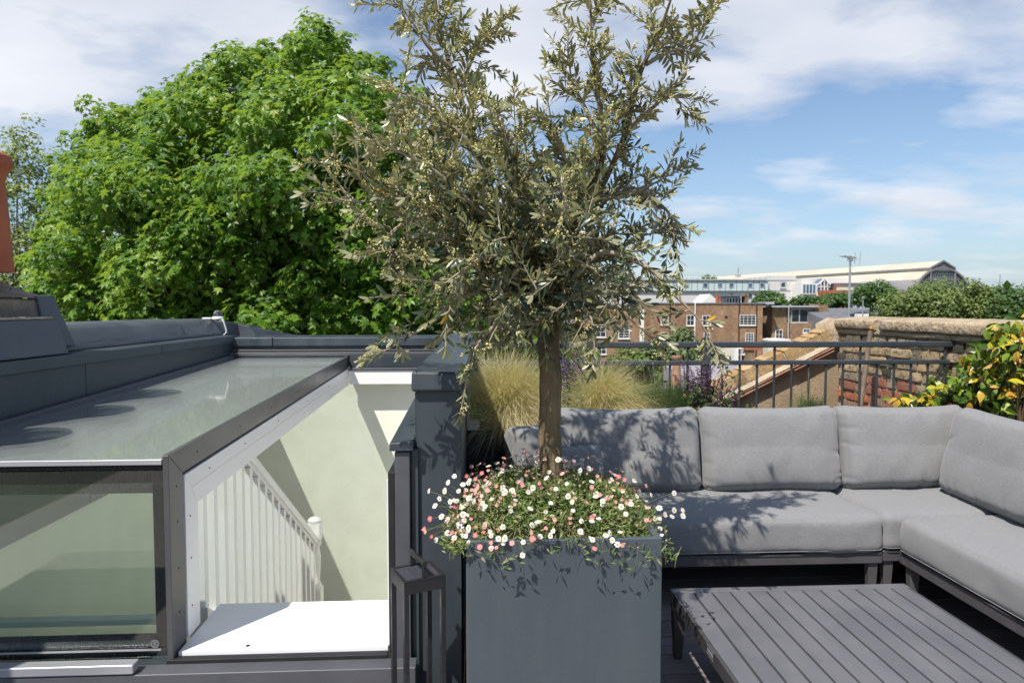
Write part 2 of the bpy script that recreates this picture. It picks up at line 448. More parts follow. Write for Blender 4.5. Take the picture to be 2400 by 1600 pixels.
def farbrick(name, a, b, mo, scale=4.4):
    m = bpy.data.materials.new(name); m.use_nodes = True
    t = NT(m.node_tree); bs = m.node_tree.nodes['Principled BSDF']
    tcn = t.n('ShaderNodeTexCoord')
    s = t.n('ShaderNodeSeparateXYZ', ins={0: tcn.outputs['Object']})
    v = t.n('ShaderNodeCombineXYZ', ins={0: t.math('ADD', s.outputs[0], s.outputs[1]), 1: s.outputs[2], 2: 0.0})
    br = t.n('ShaderNodeTexBrick', ins={'Vector': v.outputs[0], 'Color1': (*a, 1), 'Color2': (*b, 1), 'Mortar': (*mo, 1), 'Scale': scale, 'Mortar Size': 0.03})
    big_ = t.maprange(t.noise(tcn.outputs['Object'], 0.4, 6, 0.6), 0.35, 0.66)
    col = t.mix(big_, br.outputs[0], t.mix(1.0, br.outputs[0], (0.62, 0.58, 0.55), 'MULTIPLY'))
    mid_ = t.maprange(t.noise(tcn.outputs['Object'], 2.2, 8, 0.7), 0.3, 0.7)
    col = t.mix(mid_, t.mix(1.0, col, (0.66, 0.62, 0.6), 'MULTIPLY'), t.mix(1.0, col, (1.3, 1.25, 1.2), 'MULTIPLY'))
    t.put(bs.inputs['Base Color'], col); bs.inputs['Roughness'].default_value = 0.95
    return m
M['far_brick'] = farbrick('brown_stock_facade', (0.27, 0.155, 0.085), (0.38, 0.235, 0.135), (0.34, 0.26, 0.18))
M['far_brick2'] = farbrick('yellow_stock_facade', (0.25, 0.175, 0.10), (0.33, 0.23, 0.125), (0.30, 0.24, 0.165))
M['mint'] = pm('mint_panel', (0.44, 0.52, 0.50), (0.51, 0.58, 0.56), 0.2, rough=0.4)
M['mint_line'] = pm('grey_panel_joint', (0.2, 0.25, 0.26), None, rough=0.5)
M['offwhite'] = pm('offwhite_cladding', (0.50, 0.48, 0.46), (0.57, 0.545, 0.52), 0.25, rough=0.7)
M['stucco'] = pm('white_stucco', (0.66, 0.64, 0.60), (0.74, 0.72, 0.68), 0.6, rough=0.8)
M['hall_roof'] = pm('cream_metal_roof', (0.45, 0.40, 0.31), (0.53, 0.48, 0.38), 0.05, rough=0.6)
M['hall_lead'] = pm('grey_hall_roof', (0.17, 0.16, 0.165), (0.22, 0.21, 0.215), 0.08, rough=0.7)
M['hall_glass'] = pm('hall_gable_glass', (0.10, 0.125, 0.14), (0.17, 0.2, 0.21), 0.12, rough=0.3)
M['hall_rib'] = pm('hall_gable_rib', (0.13, 0.14, 0.145), None, rough=0.6)
M['slate'] = pm('slate_roof', (0.13, 0.135, 0.15), (0.19, 0.195, 0.21), 1.2, (1, 1, 4), rough=0.7)
M['zinc'] = pm('pale_zinc', (0.32, 0.34, 0.35), (0.42, 0.43, 0.44), 0.6, rough=0.5)
M['pipe'] = pm('black_pipe', (0.02, 0.02, 0.022), None, rough=0.5)
M['galv'] = pm('galvanised_steel', (0.33, 0.34, 0.355), (0.42, 0.43, 0.44), 6, rough=0.4, metal=0.4)
M['rust_wood'] = pm('weathered_brown_pole', (0.10, 0.07, 0.048), (0.17, 0.12, 0.08), 20, (1, 1, 0.2), rough=0.8, bump=0.002, bscale=50)
M['ground'] = pm('town_ground', (0.06, 0.07, 0.045), (0.13, 0.12, 0.10), 0.08, rough=1.0)
M['far_red'] = pm('red_tile_roof', (0.30, 0.085, 0.04), (0.40, 0.13, 0.06), 0.8, rough=0.9)
M['clear_dome'] = glassmat('clear_dome_plastic', (0.86, 0.88, 0.9), dust=0.06)
M['cap_cream'] = pm('cream_wall', (0.55, 0.50, 0.42), (0.62, 0.57, 0.48), 0.3, rough=0.85)

M['l_plane'] = leafmat('plane_leaf', [(0, (0.034, 0.085, 0.010)), (0.35, (0.078, 0.17, 0.014)), (0.7, (0.155, 0.27, 0.024)), (0.93, (0.28, 0.37, 0.06)), (1, (0.40, 0.31, 0.11))], back=(0.29, 0.36, 0.17), rough=0.42, trans=0.4, spec=0.38, tint=(1.15, 1.35, 0.25))
M['l_olive'] = leafmat('olive_leaf', [(0, (0.026, 0.050, 0.034)), (0.38, (0.052, 0.080, 0.045)), (0.62, (0.135, 0.152, 0.062)), (0.85, (0.255, 0.258, 0.105)), (0.985, (0.33, 0.33, 0.13)), (1, (0.7, 0.42, 0.03))], back=(0.30, 0.29, 0.175), rough=0.32, trans=0.24, spec=0.55, tint=(1.1, 1.1, 0.4))
M['olive_bloom'] = leafmat('olive_bloom', [(0, (0.56, 0.48, 0.17)), (0.6, (0.70, 0.62, 0.28)), (1, (0.80, 0.74, 0.44))], rough=0.7, trans=0.15, spec=0.2, tint=(1, 1, 0.8))
M['l_pale'] = leafmat('pale_tree_leaf', [(0, (0.16, 0.21, 0.06)), (0.5, (0.24, 0.29, 0.09)), (1, (0.36, 0.39, 0.15))], back=(0.30, 0.34, 0.16), trans=0.42)
M['l_dark'] = leafmat('dark_tree_leaf', [(0, (0.03, 0.068, 0.016)), (0.6, (0.06, 0.12, 0.024)), (1, (0.11, 0.165, 0.04))], trans=0.22)
M['l_mid'] = leafmat('mid_tree_leaf', [(0, (0.07, 0.115, 0.025)), (0.5, (0.125, 0.175, 0.04)), (1, (0.22, 0.25, 0.07))], trans=0.28)
M['l_pine'] = leafmat('pine_needle', [(0, (0.05, 0.085, 0.025)), (0.6, (0.095, 0.13, 0.04)), (1, (0.16, 0.18, 0.055))], trans=0.15)
M['l_daisy'] = leafmat('daisy_leaf', [(0, (0.075, 0.14, 0.03)), (0.6, (0.16, 0.23, 0.055)), (0.9, (0.30, 0.32, 0.13)), (1, (0.36, 0.22, 0.12))], trans=0.3)
M['stem_daisy'] = pm('daisy_stem', (0.14, 0.16, 0.05), (0.25, 0.19, 0.09), 12, rough=0.8)
M['petal_white'] = leafmat('white_petal', [(0, (0.80, 0.78, 0.74)), (1, (0.86, 0.84, 0.80))], back=(0.78, 0.66, 0.66), rough=0.7, trans=0.22, spec=0.2, tint=(1, 0.98, 0.95), orand=True)
M['petal_pink'] = leafmat('pink_petal', [(0, (0.66, 0.16, 0.24)), (0.35, (0.72, 0.30, 0.36)), (0.7, (0.80, 0.46, 0.47)), (1, (0.60, 0.11, 0.13))], rough=0.7, trans=0.22, spec=0.2, tint=(1, 0.9, 0.9), orand=True)
M['disc'] = pm('daisy_disc', (0.62, 0.36, 0.025), (0.72, 0.47, 0.05), 60, rough=0.85, bump=0.002, bscale=600)
M['grass_tan'] = leafmat('feather_grass', [(0, (0.24, 0.30, 0.06)), (0.3, (0.42, 0.43, 0.14)), (0.6, (0.68, 0.60, 0.33)), (1, (0.86, 0.78, 0.56))], rough=0.6, trans=0.3, spec=0.3, tint=(1, 0.95, 0.6))
M['l_herb'] = leafmat('herb_leaf', [(0, (0.05, 0.10, 0.03)), (0.5, (0.09, 0.15, 0.045)), (1, (0.15, 0.20, 0.07))], trans=0.28)
M['l_lav'] = leafmat('lavender_leaf', [(0, (0.06, 0.115, 0.035)), (0.5, (0.10, 0.165, 0.055)), (1, (0.17, 0.22, 0.095))], trans=0.2)
M['purple'] = leafmat('salvia_purple', [(0, (0.035, 0.012, 0.075)), (0.5, (0.075, 0.03, 0.16)), (1, (0.13, 0.06, 0.23))], trans=0.15, rough=0.7, tint=(1, 0.8, 1.2))
M['mauve'] = leafmat('spent_salvia', [(0, (0.07, 0.03, 0.045)), (0.5, (0.12, 0.055, 0.09)), (1, (0.19, 0.11, 0.19))], trans=0.15, rough=0.7, tint=(1, 0.8, 1.1))
M['lav_head'] = leafmat('lavender_head', [(0, (0.22, 0.22, 0.17)), (1, (0.38, 0.36, 0.32))], trans=0.2, rough=0.8, tint=(1, 1, 0.9))
M['l_jas'] = leafmat('jasmine_leaf', [(0, (0.10, 0.19, 0.02)), (0.18, (0.24, 0.33, 0.03)), (0.42, (0.46, 0.44, 0.035)), (0.65, (0.58, 0.41, 0.03)), (0.88, (0.64, 0.33, 0.05)), (1, (0.6, 0.36, 0.12))], rough=0.3, trans=0.3, spec=0.55, tint=(1.1, 1.0, 0.3), orand=True)
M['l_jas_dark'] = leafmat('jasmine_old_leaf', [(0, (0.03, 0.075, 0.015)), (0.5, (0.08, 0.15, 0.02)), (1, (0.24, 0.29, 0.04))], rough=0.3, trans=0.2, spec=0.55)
M['jas_stem'] = pm('jasmine_stem', (0.10, 0.06, 0.035), (0.16, 0.10, 0.05), 20, rough=0.8)

# ================================================================== the setting
g = MB().add([(-4000, -4000, -11), (4000, -4000, -11), (4000, 4000, -11), (-4000, 4000, -11)], [(0, 1, 2, 3)]).build('ground', M['ground'])
tag(g, 'grey green town ground far below the roof terrace', kind='structure')
# the house under the terrace (its roof slab and walls)
hm = MB(); hm.box((-3.2, -3.5, -11), (3.35, -3.3, -0.09)); hm.box((0.02, -3.3, -0.5), (3.0, 4.6, -0.09)); hm.box((-3.2, -3.3, -11), (-3.0, 5.9, -0.09)); hm.box((-3.0, 5.75, -11), (3.35, 5.95, -0.09))
tag(hm.build('house_shell', M['far_brick']), 'brick house body below the roof terrace', kind='structure')

# ---- deck of composite boards, each board a piece
deck = thing('deck', 'brown grey composite deck boards under the coffee table', None)
deck['kind'] = 'structure'
y = -0.6
MB().box((-0.045, -3.2, -0.09), (3.0, 4.6, -0.030)).build('deck_base', M['rubber'], deck)
bmesh_deck = None
while y < 4.4:
    if bmesh_deck is None:
        o = MB().box((-0.04, 0, -0.026), (2.98, 0.141, 0)).build('deck_board', M['deck'], deck, bev=0.003)
        bmesh_deck = o
    else: o = link_copy(bmesh_deck, deck, 'deck_board')
    o.location = (0, y, 0); y += 0.1465
MB().box((-3.0, -3.2, -0.09), (-0.05, 2.12, -0.004)).build('deck_landing', M['deck'], deck)
MB().box((-0.04, -3.2, -0.03), (2.98, -0.61, 0)).build('deck_rear', M['deck'], deck)

# ---- rooflight hatch -------------------------------------------------
YF, YB = 2.27, 5.50
XL, XB, XR = -1.945, -1.026, -0.300
def zg(Y): return 0.895 + (Y - YF) * 0.031            # pitch of the glazed roof
hatch = thing('rooflight_hatch', 'sliding glass rooflight hatch in a dark grey metal frame, half open over the stairs', 'rooflight', (-1.1, 2.3, 0))
k = MB(); k.box((-2.05, 2.20, -0.05), (-0.2, 2.268, 0.20)); k.build('kerb', M['anthra_light'], hatch, bev=0.004)
MB().box((XB, 2.262, 0.10), (XR, 2.292, 0.214)).build('track', M['rubber'], hatch, bev=0.002)
MB().box((-2.05, 2.195, 0.203), (-1.10, 2.24, 0.236)).build('sill_bar', M['bright_alu'], hatch, bev=0.006)
# sliding leaf: edge frame (front post and raking top bar, mitred), then the white liner boards inside it
def rake(x0, x1, ya, yb, top, bot, name, mat, bev=0.002, par=None):
    m = MB().hexa([(x0, ya, zg(ya) + bot), (x1, ya, zg(ya) + bot), (x1, yb, zg(yb) + bot), (x0, yb, zg(yb) + bot),
                   (x0, ya, zg(ya) + top), (x1, ya, zg(ya) + top), (x1, yb, zg(yb) + top), (x0, yb, zg(yb) + top)])
    return m.build(name, mat, par or hatch, bev=bev)
def mitred(x0, x1, y0, wv, top, wt, zb, yb, mat, n1, n2, bev=0.0015, gap=0.0008):
    """upright board from zb and raking board to yb, meeting on a mitre; returns the next inner offsets"""
    O = (y0, zg(y0) + top); I = (y0 + wv, zg(y0 + wv) + top - wt)
    up = [(y0, zb), (y0 + wv, zb), (I[0], I[1] - gap), (O[0], O[1] - gap)]
    rk_ = [(O[0] + gap, O[1]), (I[0] + gap, I[1]), (yb, zg(yb) + top - wt), (yb, zg(yb) + top)]
    for poly, nm in ((up, n1), (rk_, n2)):
        MB().prism([(0, p[0], p[1]) for p in poly], (x0, 0, 0), (x1, 0, 0)).build(nm, mat, hatch, bev=bev)
    return y0 + wv, top - wt
q1 = mitred(XB, XB + 0.020, YF, 0.105, 0.001, 0.085, 0.205, YB - .02, M['frame_grey'], 'frame_post', 'frame_top_bar', 0.002)
q2 = mitred(XB + .002, XB + 0.014, q1[0] + .0004, 0.010, q1[1] - .0004, 0.010, 0.215, YB - .03, M['rubber'], 'frame_gasket', 'frame_gasket', 0)
q3 = mitred(XB + .001, XB + 0.022, q2[0] + .0004, 0.055, q2[1] - .0004, 0.058, 0.230, YB - .06, M['white'], 'liner_board', 'liner_board')
q4 = mitred(XB + .001, XB + 0.0205, q3[0] + .0012, 0.052, q3[1] - .0012, 0.072, 0.230, YB - .06, M['white'], 'liner_board', 'liner_board')
# screws on the frame
scr = None
for yy in (2.5, 2.95, 3.4, 3.9, 4.5, 5.1):
    for dz, mt in ((-0.042, 'rubber'),):
        m = MB().tube([(XB + 0.019, yy, zg(yy) + dz), (XB + 0.0215, yy, zg(yy) + dz)], 0.0035, 8); m.build('screw', M[mt], hatch)
for zz in (0.35, 0.5, 0.66, 0.78):
    MB().tube([(XB + 0.019, YF + 0.055, zz), (XB + 0.0215, YF + 0.055, zz)], 0.0032, 8).build('screw', M['rubber'], hatch)
for yy in (2.6, 3.0, 3.5, 4.1, 4.7):
    MB().tube([(XB + 0.023, yy, zg(yy) - 0.128), (XB + 0.0255, yy, zg(yy) - 0.128)], 0.0028, 8).build('screw', M['frame_grey'], hatch)
for zz in (0.33, 0.5, 0.65):
    MB().tube([(XB + 0.0225, YF + 0.15, zz), (XB + 0.025, YF + 0.15, zz)], 0.0028, 8).build('screw', M['frame_grey'], hatch)
# roof glass and front glass of the leaf
rake(XL + 0.02, XB - 0.002, YF + 0.012, YB - 0.03, -0.012, -0.026, 'roof_pane', M['pane_top'], 0)
rake(XL + 0.02, XB - 0.002, YF - 0.002, YF + 0.012, -0.012, -0.03, 'pane_edge', M['bright_alu'], 0.002)
MB().box((XL, YF + 0.004, 0.215), (XB - 0.002, YF + 0.012, zg(YF) - 0.05)).build('front_pane', M['pane_front'], hatch)
rake(XL, XB - 0.002, YF + 0.002, YF + 0.014, -0.031, -0.046, 'pane_bead', M['frit'], 0.001)
def fritbox(a, b, n='glass_border'): return MB().box(a, b).build(n, M['frit'], hatch)
zt = zg(YF) - 0.048
fritbox((XL, YF + 0.0145, zt - 0.045), (XB - 0.003, YF + 0.019, zt))
fritbox((XL, YF + 0.0145, 0.216), (XB - 0.003, YF + 0.019, 0.295))
fritbox((XB - 0.040, YF + 0.0145, 0.297), (XB - 0.003, YF + 0.019, zt - 0.047))
MB().box((XL, YF + 0.0005, 0.243), (XB - 0.02, YF + 0.0035, 0.249)).build('glass_bead', M['bright_alu'], hatch)
# fixed leaf standing just behind the sliding one
MB().box((XL, YF + 0.13, 0.23), (-1.075, YF + 0.138, 0.80)).build('fixed_front_pane', M['pane_front'], hatch)
fritbox((XL, YF + 0.140, 0.735), (-1.076, YF + 0.146, 0.80), 'fixed_glass_border')
fritbox((-1.10, YF + 0.140, 0.232), (-1.076, YF + 0.146, 0.733), 'fixed_glass_border')
MB().box((XL, YF + 0.128, 0.803), (-1.076, YF + 0.15, 0.815)).build('fixed_pane_cap', M['coping'], hatch, bev=0.003)
MB().box((XL, YF + 0.15, 0.262), (-1.07, YF + 0.19, 0.284)).build('inner_sill', M['white'], hatch, bev=0.002)
# round maker's stamp etched on the corner of the front glass
st = MB()
stc = at(363, 1508, YF + 0.001)
for r0 in (0.0135, 0.0095):
    ring = [(stc.x + r0 * math.cos(a), stc.y, stc.z + r0 * math.sin(a)) for a in np.linspace(0, 2 * math.pi, 25)]
    st.tube(ring, 0.0005, 4, False)
for q in range(3): st.box((stc.x - 0.005, stc.y - .0005, stc.z - 0.0045 + q * 0.004), (stc.x + 0.005, stc.y + .0005, stc.z - 0.003 + q * 0.004))
for a in np.linspace(0, 2 * math.pi, 17)[:-1]:
    st.box((stc.x + .0115 * math.cos(a) - .0009, stc.y - .0005, stc.z + .0115 * math.sin(a) - .0009), (stc.x + .0115 * math.cos(a) + .0009, stc.y + .0005, stc.z + .0115 * math.sin(a) + .0009))
st.build('glass_stamp', M['bright_alu'], hatch)
# right jamb and the low capped upstand beside the opening
MB().box((XR, 2.285, 0.235), (XR + 0.004, 5.3, 0.80)).build('liner_edge', M['white'], hatch)
MB().box((XR + 0.005, 2.275, 0.215), (XR + 0.028, 5.32, 0.83)).build('jamb_seal', M['rubber'], hatch, bev=0.003)
MB().box((XR + 0.029, 2.262, 0.0), (XR + 0.080, 5.4, 0.90)).build('jamb', M['anthra_light'], hatch, bev=0.004)
MB().box((XR + 0.081, 2.285, 0.0), (XR + 0.106, 5.4, 0.905)).build('jamb_return', M['anthra'], hatch, bev=0.003)
cp = MB(); cp.hexa([(XR + 0.014, 2.25, 0.905), (XR + 0.092, 2.25, 0.905), (XR + 0.092, 5.4, 1.0), (XR + 0.014, 5.4, 1.0),
                    (XR + 0.014, 2.25, 0.932), (XR + 0.092, 2.25, 0.937), (XR + 0.092, 5.4, 1.035), (XR + 0.014, 5.4, 1.03)])
cp.build('jamb_capping', M['anthra'], hatch, bev=0.004)
# white sill boards inside the opening
MB().box((XB + 0.026, 2.294, 0.19), (XR - 0.002, 2.408, 0.226)).build('sill_board', M['white'], hatch, bev=0.001)
MB().box((XB + 0.026, 2.4095, 0.19), (XR - 0.002, 2.67, 0.225)).build('sill_board', M['white'], hatch, bev=0.001)
dc = atz(581, 1512, 0.2262)
MB().lathe([(0.0075, 0), (0.0075, 0.0008)], dc, 16).build('plug', M['rubber'], hatch)
for px in (510, 622, 727, 832):
    c = atz(px, 1508, 0.2262); MB().lathe([(0.0022, 0), (0.0022, 0.0006)], c, 8).build('screw', M['frame_grey'], hatch)
# far end of the opening: dark frame, white liner
MB().box((XB + 0.03, YB - 0.06, 0.905), (-0.21, YB + 0.02, 0.995)).build('end_frame', M['anthra'], hatch, bev=0.003)
MB().box((XB + 0.03, YB - 0.10, 0.885), (-0.21, YB - 0.02, 0.903)).build('end_sill', M['anthra_light'], hatch, bev=0.003)
MB().box((XB + 0.03, YB - 0.09, 0.775), (-0.21, YB + 0.02, 0.883)).build('end_liner', M['white'], hatch, bev=0.002)
MB().box((XL, YB - 0.03, 0.97), (XB + 0.028, YB + 0.02, 1.0)).build('end_frame', M['anthra'], hatch, bev=0.003)

# ---- stairwell below the hatch
def wall(name, a, b, mat='plaster', label=None):
    o = MB().box(a, b).build(name, M[mat]); return tag(o, label, kind='structure')
wall('stairwell_wall_far', (XL, YB + 0.03, -2.8), (-0.2, YB + 0.15, 0.90), label='pale green plaster wall at the far end of the stairwell')
wall('stairwell_wall_left', (XL - 0.12, 2.3, -2.8), (XL - 0.003, YB + 0.15, 0.90), label='pale green plaster wall on the left of the stairwell')
wall('stairwell_wall_right', (XR + 0.03, 2.69, -2.8), (-0.13, YB + 0.15, -0.01), label='pale green plaster wall on the right of the stairwell')
wall('stairwell_liner_right', (XR + 0.006, 2.42, -0.2), (XR + 0.012, YB, 0.80), 'white', label='white lining on the right of the stairwell')
wall('stairwell_wall_near', (XL, 2.30, -2.8), (-0.2, 2.42, 0.185), label='pale plaster wall below the hatch sill')
wall('stairwell_floor', (XL, 2.3, -2.9), (-0.13, YB + 0.1, -2.8), 'plaster_dim', label='cream floor at the bottom of the stairwell')
stair = thing('staircase', 'white painted staircase going down under the hatch', 'staircase', (-0.65, 2.7, 0))
for i in range(9):
    MB().box((-1.055, 2.67 + .28 * i, 0.03 - .18 * i), (XR - 0.003, 2.97 + .28 * i, 0.065 - .18 * i)).build('tread', M['white_wood'], stair, bev=0.004)
    MB().box((-1.05, 2.95 + .28 * i, -0.145 - .18 * i), (XR - 0.004, 2.968 + .28 * i, 0.028 - .18 * i)).build('riser', M['white_wood'], stair)
MB().hexa([(-1.13, 2.70, -0.25), (-1.06, 2.70, -0.25), (-1.06, 4.6, -1.5), (-1.13, 4.6, -1.5), (-1.13, 2.70, 0.20), (-1.06, 2.70, 0.20), (-1.06, 4.6, -1.05), (-1.13, 4.6, -1.05)]).build('string_board', M['white_wood'], stair, bev=0.003)
bal = thing('stair_balustrade', 'white spindle balustrade with sloping handrail down the stairs', 'balustrade', (-1.0, 2.6, 0))
def zh(Y): return 0.616 - 0.6575 * (Y - 3.381)
BX = -1.10
hr = MB()
prof = [(-0.032, -0.03), (0.032, -0.03), (0.036, 0.0), (0.026, 0.026), (0.0, 0.034), (-0.026, 0.026), (-0.036, 0.0)]
hr.prism([(BX + p[0], 0, p[1]) for p in prof], (0, 3.06, zh(3.06)), (0, 4.60, zh(4.60)))
hr.build('handrail', M['white_wood'], bal)
MB().bar((BX, 2.72, 0.80), (BX, 3.058, 0.80), 0.06, 0.04).build('landing_rail', M['white_wood'], bal, bev=.004)
MB().bar((BX, 3.06, zh(3.06) - 0.04), (BX, 4.59, zh(4.59) - 0.04), 0.04, 0.018).build('handrail_fillet', M['white_wood'], bal)
for i in range(17):
    yy = 2.755 + 0.1125 * i
    b = MB().box((BX - .018, yy - 0.018, max(zh(yy) - 1.05, -1.5)), (BX + .018, yy + 0.018, min(zh(yy) - 0.045, 0.78))).build('spindle', M['white_wood'], bal, bev=0.002)
nw = MB(); nt_ = zh(4.64) + 0.10
nw.box((BX - .045, 4.60, nt_ - 1.6), (BX + .045, 4.69, nt_ - 0.42))
nw.lathe([(0.040, nt_ - 0.42), (0.043, nt_ - 0.40), (0.030, nt_ - 0.37), (0.036, nt_ - 0.30), (0.040, nt_ - 0.2), (0.030, nt_ - 0.14), (0.043, nt_ - 0.12), (0.044, nt_ - 0.105), (0.034, nt_ - 0.09)], (BX, 4.645, 0), 16)
nw.box((BX - .043, 4.602, nt_ - 0.09), (BX + .043, 4.688, nt_ + 0.03))
nw.lathe([(0.044, nt_ + 0.031), (0.046, nt_ + 0.05), (0.03, nt_ + 0.065), (0.012, nt_ + 0.07)], (BX, 4.645, 0), 16)
nw.build('newel_post', M['white_wood'], bal, bev=0.002)

# ---- left parapet: clad upstand, flashings, lead capping
lp = thing('clad_parapet', 'long dark metal clad parapet with lead capping left of the rooflight', 'parapet', (-2.1, 3.4, 0))
seams = [2.2, 3.48, 5.62]
for a, b in zip(seams[:-1], seams[1:]):
    MB().hexa([(-2.1, a + .002, 0.4), (-2.018, a + .002, 0.4), (-2.018, b - .002, 0.4), (-2.1, b - .002, 0.4), (-2.1, a + .002, 1.105), (-2.022, a + .002, 1.105), (-2.022, b - .002, 1.105), (-2.1, b - .002, 1.105)]).build('cladding_panel', M['anthra'], lp, bev=0.003)
for a, b in ((1.7, 4.28), (4.283, 5.62)):
    MB().hexa([(-2.13, a, 1.108), (-2.006, a, 1.100), (-2.006, b, 1.100), (-2.13, b, 1.108), (-2.13, a, 1.165), (-2.010, a, 1.156), (-2.010, b, 1.156), (-2.13, b, 1.165)]).build('flashing', M['anthra'], lp, bev=0.006)
rake(-2.017, -1.985, 2.2, YB - .035, 0.012, -0.03, 'base_bead', M['anthra_light'], 0.004, lp)
def leadpiece(ya, yb, zt_, n=14, name='lead_capping', xo=0.0):
    m = MB(); prof_ = [(-3.1, zt_ - 0.02), (-2.30, zt_ + 0.004), (-2.175, zt_ - 0.004), (-2.14, zt_ - 0.03), (-2.115, zt_ - 0.09), (-2.10, 1.185), (-2.095, 1.168)]
    nv = len(prof_)
    for i in range(n + 1):
        yy = ya + (yb - ya) * i / n
        for x, z in prof_: m.v.append((x + xo + random.uniform(-.004, .004), yy, z + (random.uniform(-.004, .004) if z > 1.2 else 0)))
    for i in range(n):
        for q in range(nv - 1): m.f.append((i * nv + q, (i + 1) * nv + q, (i + 1) * nv + q + 1, i * nv + q + 1))
    m.f.append(tuple(range(nv))); m.f.append(tuple(range(n * nv, n * nv + nv)))
    return m.build(name, M['lead'], lp, ang=60)
leadpiece(3.43, 4.86, 1.292); leadpiece(4.865, 5.60, 1.285, 8); leadpiece(1.2, 3.425, 1.29, 16)
# stepped lead end pieces running down behind
e = MB().hexa([(-2.3, 5.605, 1.0), (-2.05, 5.605, 1.0), (-1.98, 5.95, 1.0), (-2.3, 5.95, 1.0), (-2.3, 5.605, 1.285), (-2.10, 5.605, 1.27), (-1.93, 5.95, 1.215), (-2.3, 5.95, 1.22)])
e.build('lead_hip', M['lead'], lp, bev=0.006)
MB().hexa([(-2.05, 5.72, 0.9), (-1.75, 5.72, 0.9), (-1.62, 6.05, 0.9), (-2.05, 6.05, 0.9), (-2.05, 5.72, 1.245), (-1.95, 5.72, 1.225), (-1.62, 6.05, 1.13), (-2.05, 6.05, 1.2)]).build('lead_hip', M['lead'], lp, bev=0.006)

lp.location.x += 0.09
# chimney stack at the left edge of the view
ch = thing('chimney_stack', 'chimney stack with orange terracotta pots and mortar top at the left edge', 'chimney', (-2.5, 2.4, 1.16))
cs = MB().hexa([(-2.95, 0.3, 1.1), (-2.14, 0.3, 1.1), (-2.14, 3.43, 1.1), (-2.95, 3.43, 1.1), (-2.95, 0.3, 1.42), (-2.20, 0.3, 1.42), (-2.20, 3.40, 1.42), (-2.95, 3.40, 1.42)])
cs.build('stack_side', M['concrete'], ch, bev=0.012)
fl = MB(); n1, n2 = 40, 10
for i in range(n1 + 1):
    yy = 0.28 + (3.405 - 0.28) * i / n1
    for j in range(n2 + 1):
        xx = -2.97 + (-2.19 + 2.97) * j / n2
        ex = min(1, (xx + 2.97) / .3, (-2.19 - xx) / .24); ey = min(1, (yy - .28) / .3, (3.405 - yy) / .26)
        s = max(0, min(ex, ey)); s = s * s * (3 - 2 * s)
        fl.v.append((xx, yy, 1.424 + 0.13 * s + 0.012 * noise.noise(Vector((xx * 9, yy * 9, 3)))))
for i in range(n1):
    for j in range(n2):
        a = i * (n2 + 1) + j; fl.f.append((a, a + 1, a + n2 + 2, a + n2 + 1))
fl.build('mortar_flaunching', M['concrete'], ch, ang=80)
pot = [(0.150, 0), (0.146, 0.06), (0.134, 0.28), (0.127, 0.40), (0.132, 0.415), (0.134, 0.425), (0.150, 0.45), (0.158, 0.475), (0.156, 0.50), (0.140, 0.515), (0.110, 0.515), (0.105, 0.49), (0.1, 0.3)]
for yy in (3.10, 2.58, 2.06, 1.54):
    MB().lathe(pot, (-2.335, yy, 1.535), 32).build('chimney_pot', M['terracotta'], ch, ang=50)
la = MB().hexa([(-2.24, 3.30, 1.19), (-2.145, 3.30, 1.19), (-2.135, 3.50, 1.19), (-2.24, 3.52, 1.19), (-2.23, 3.29, 1.43), (-2.190, 3.30, 1.432), (-2.183, 3.415, 1.437), (-2.23, 3.43, 1.44)])
la.build('lead_apron', M['lead'], ch, bev=0.006)
MB().hexa([(-2.14, 1.0, 1.16), (-2.085, 1.0, 1.16), (-2.085, 3.36, 1.16), (-2.14, 3.36, 1.16), (-2.19, 1.0, 1.325), (-2.135, 1.0, 1.325), (-2.125, 3.33, 1.325), (-2.19, 3.33, 1.325)]).build('lead_apron', M['lead'], ch, bev=0.008)
MB().box((-2.16, 1.0, 1.326), (-2.128, 3.31, 1.337)).build('mortar_line', M['mortar'], ch, bev=0.003)

ch.location.x += 0.15
# little clear dome sensor with its cable on the parapet end
sn = thing('dome_sensor', 'small clear dome sensor with white cable on the parapet corner', 'sensor', (-2.03, 5.50, 1.288))
MB().lathe([(0.042, 0), (0.042, 0.012), (0.036, 0.02)], (0, 0, 0), 20).build('base', M['white'], sn, local=True)
MB().box((-0.11, -0.03, 0), (-0.045, 0.03, 0.012)).build('bracket', M['white'], sn, local=True, bev=0.002)
MB().lathe([(0.033, 0.02), (0.034, 0.035), (0.030, 0.052), (0.018, 0.066), (0.004, 0.070)], (0, 0, 0), 20).build('dome', M['clear_dome'], sn, local=True, ang=80)
MB().lathe([(0.012, 0.02), (0.017, 0.033), (0.008, 0.045)], (0, 0, 0), 12).build('lens', M['black'], sn, local=True)
MB().tube(spline([(0.02, -0.01, 0.01), (0.045, -0.02, -0.01), (0.062, -0.02, -0.06), (0.07, -0.02, -0.1), (0.05, -0.02, -0.125)], 6), 0.004, 6).build('cable', M['white'], sn, local=True)

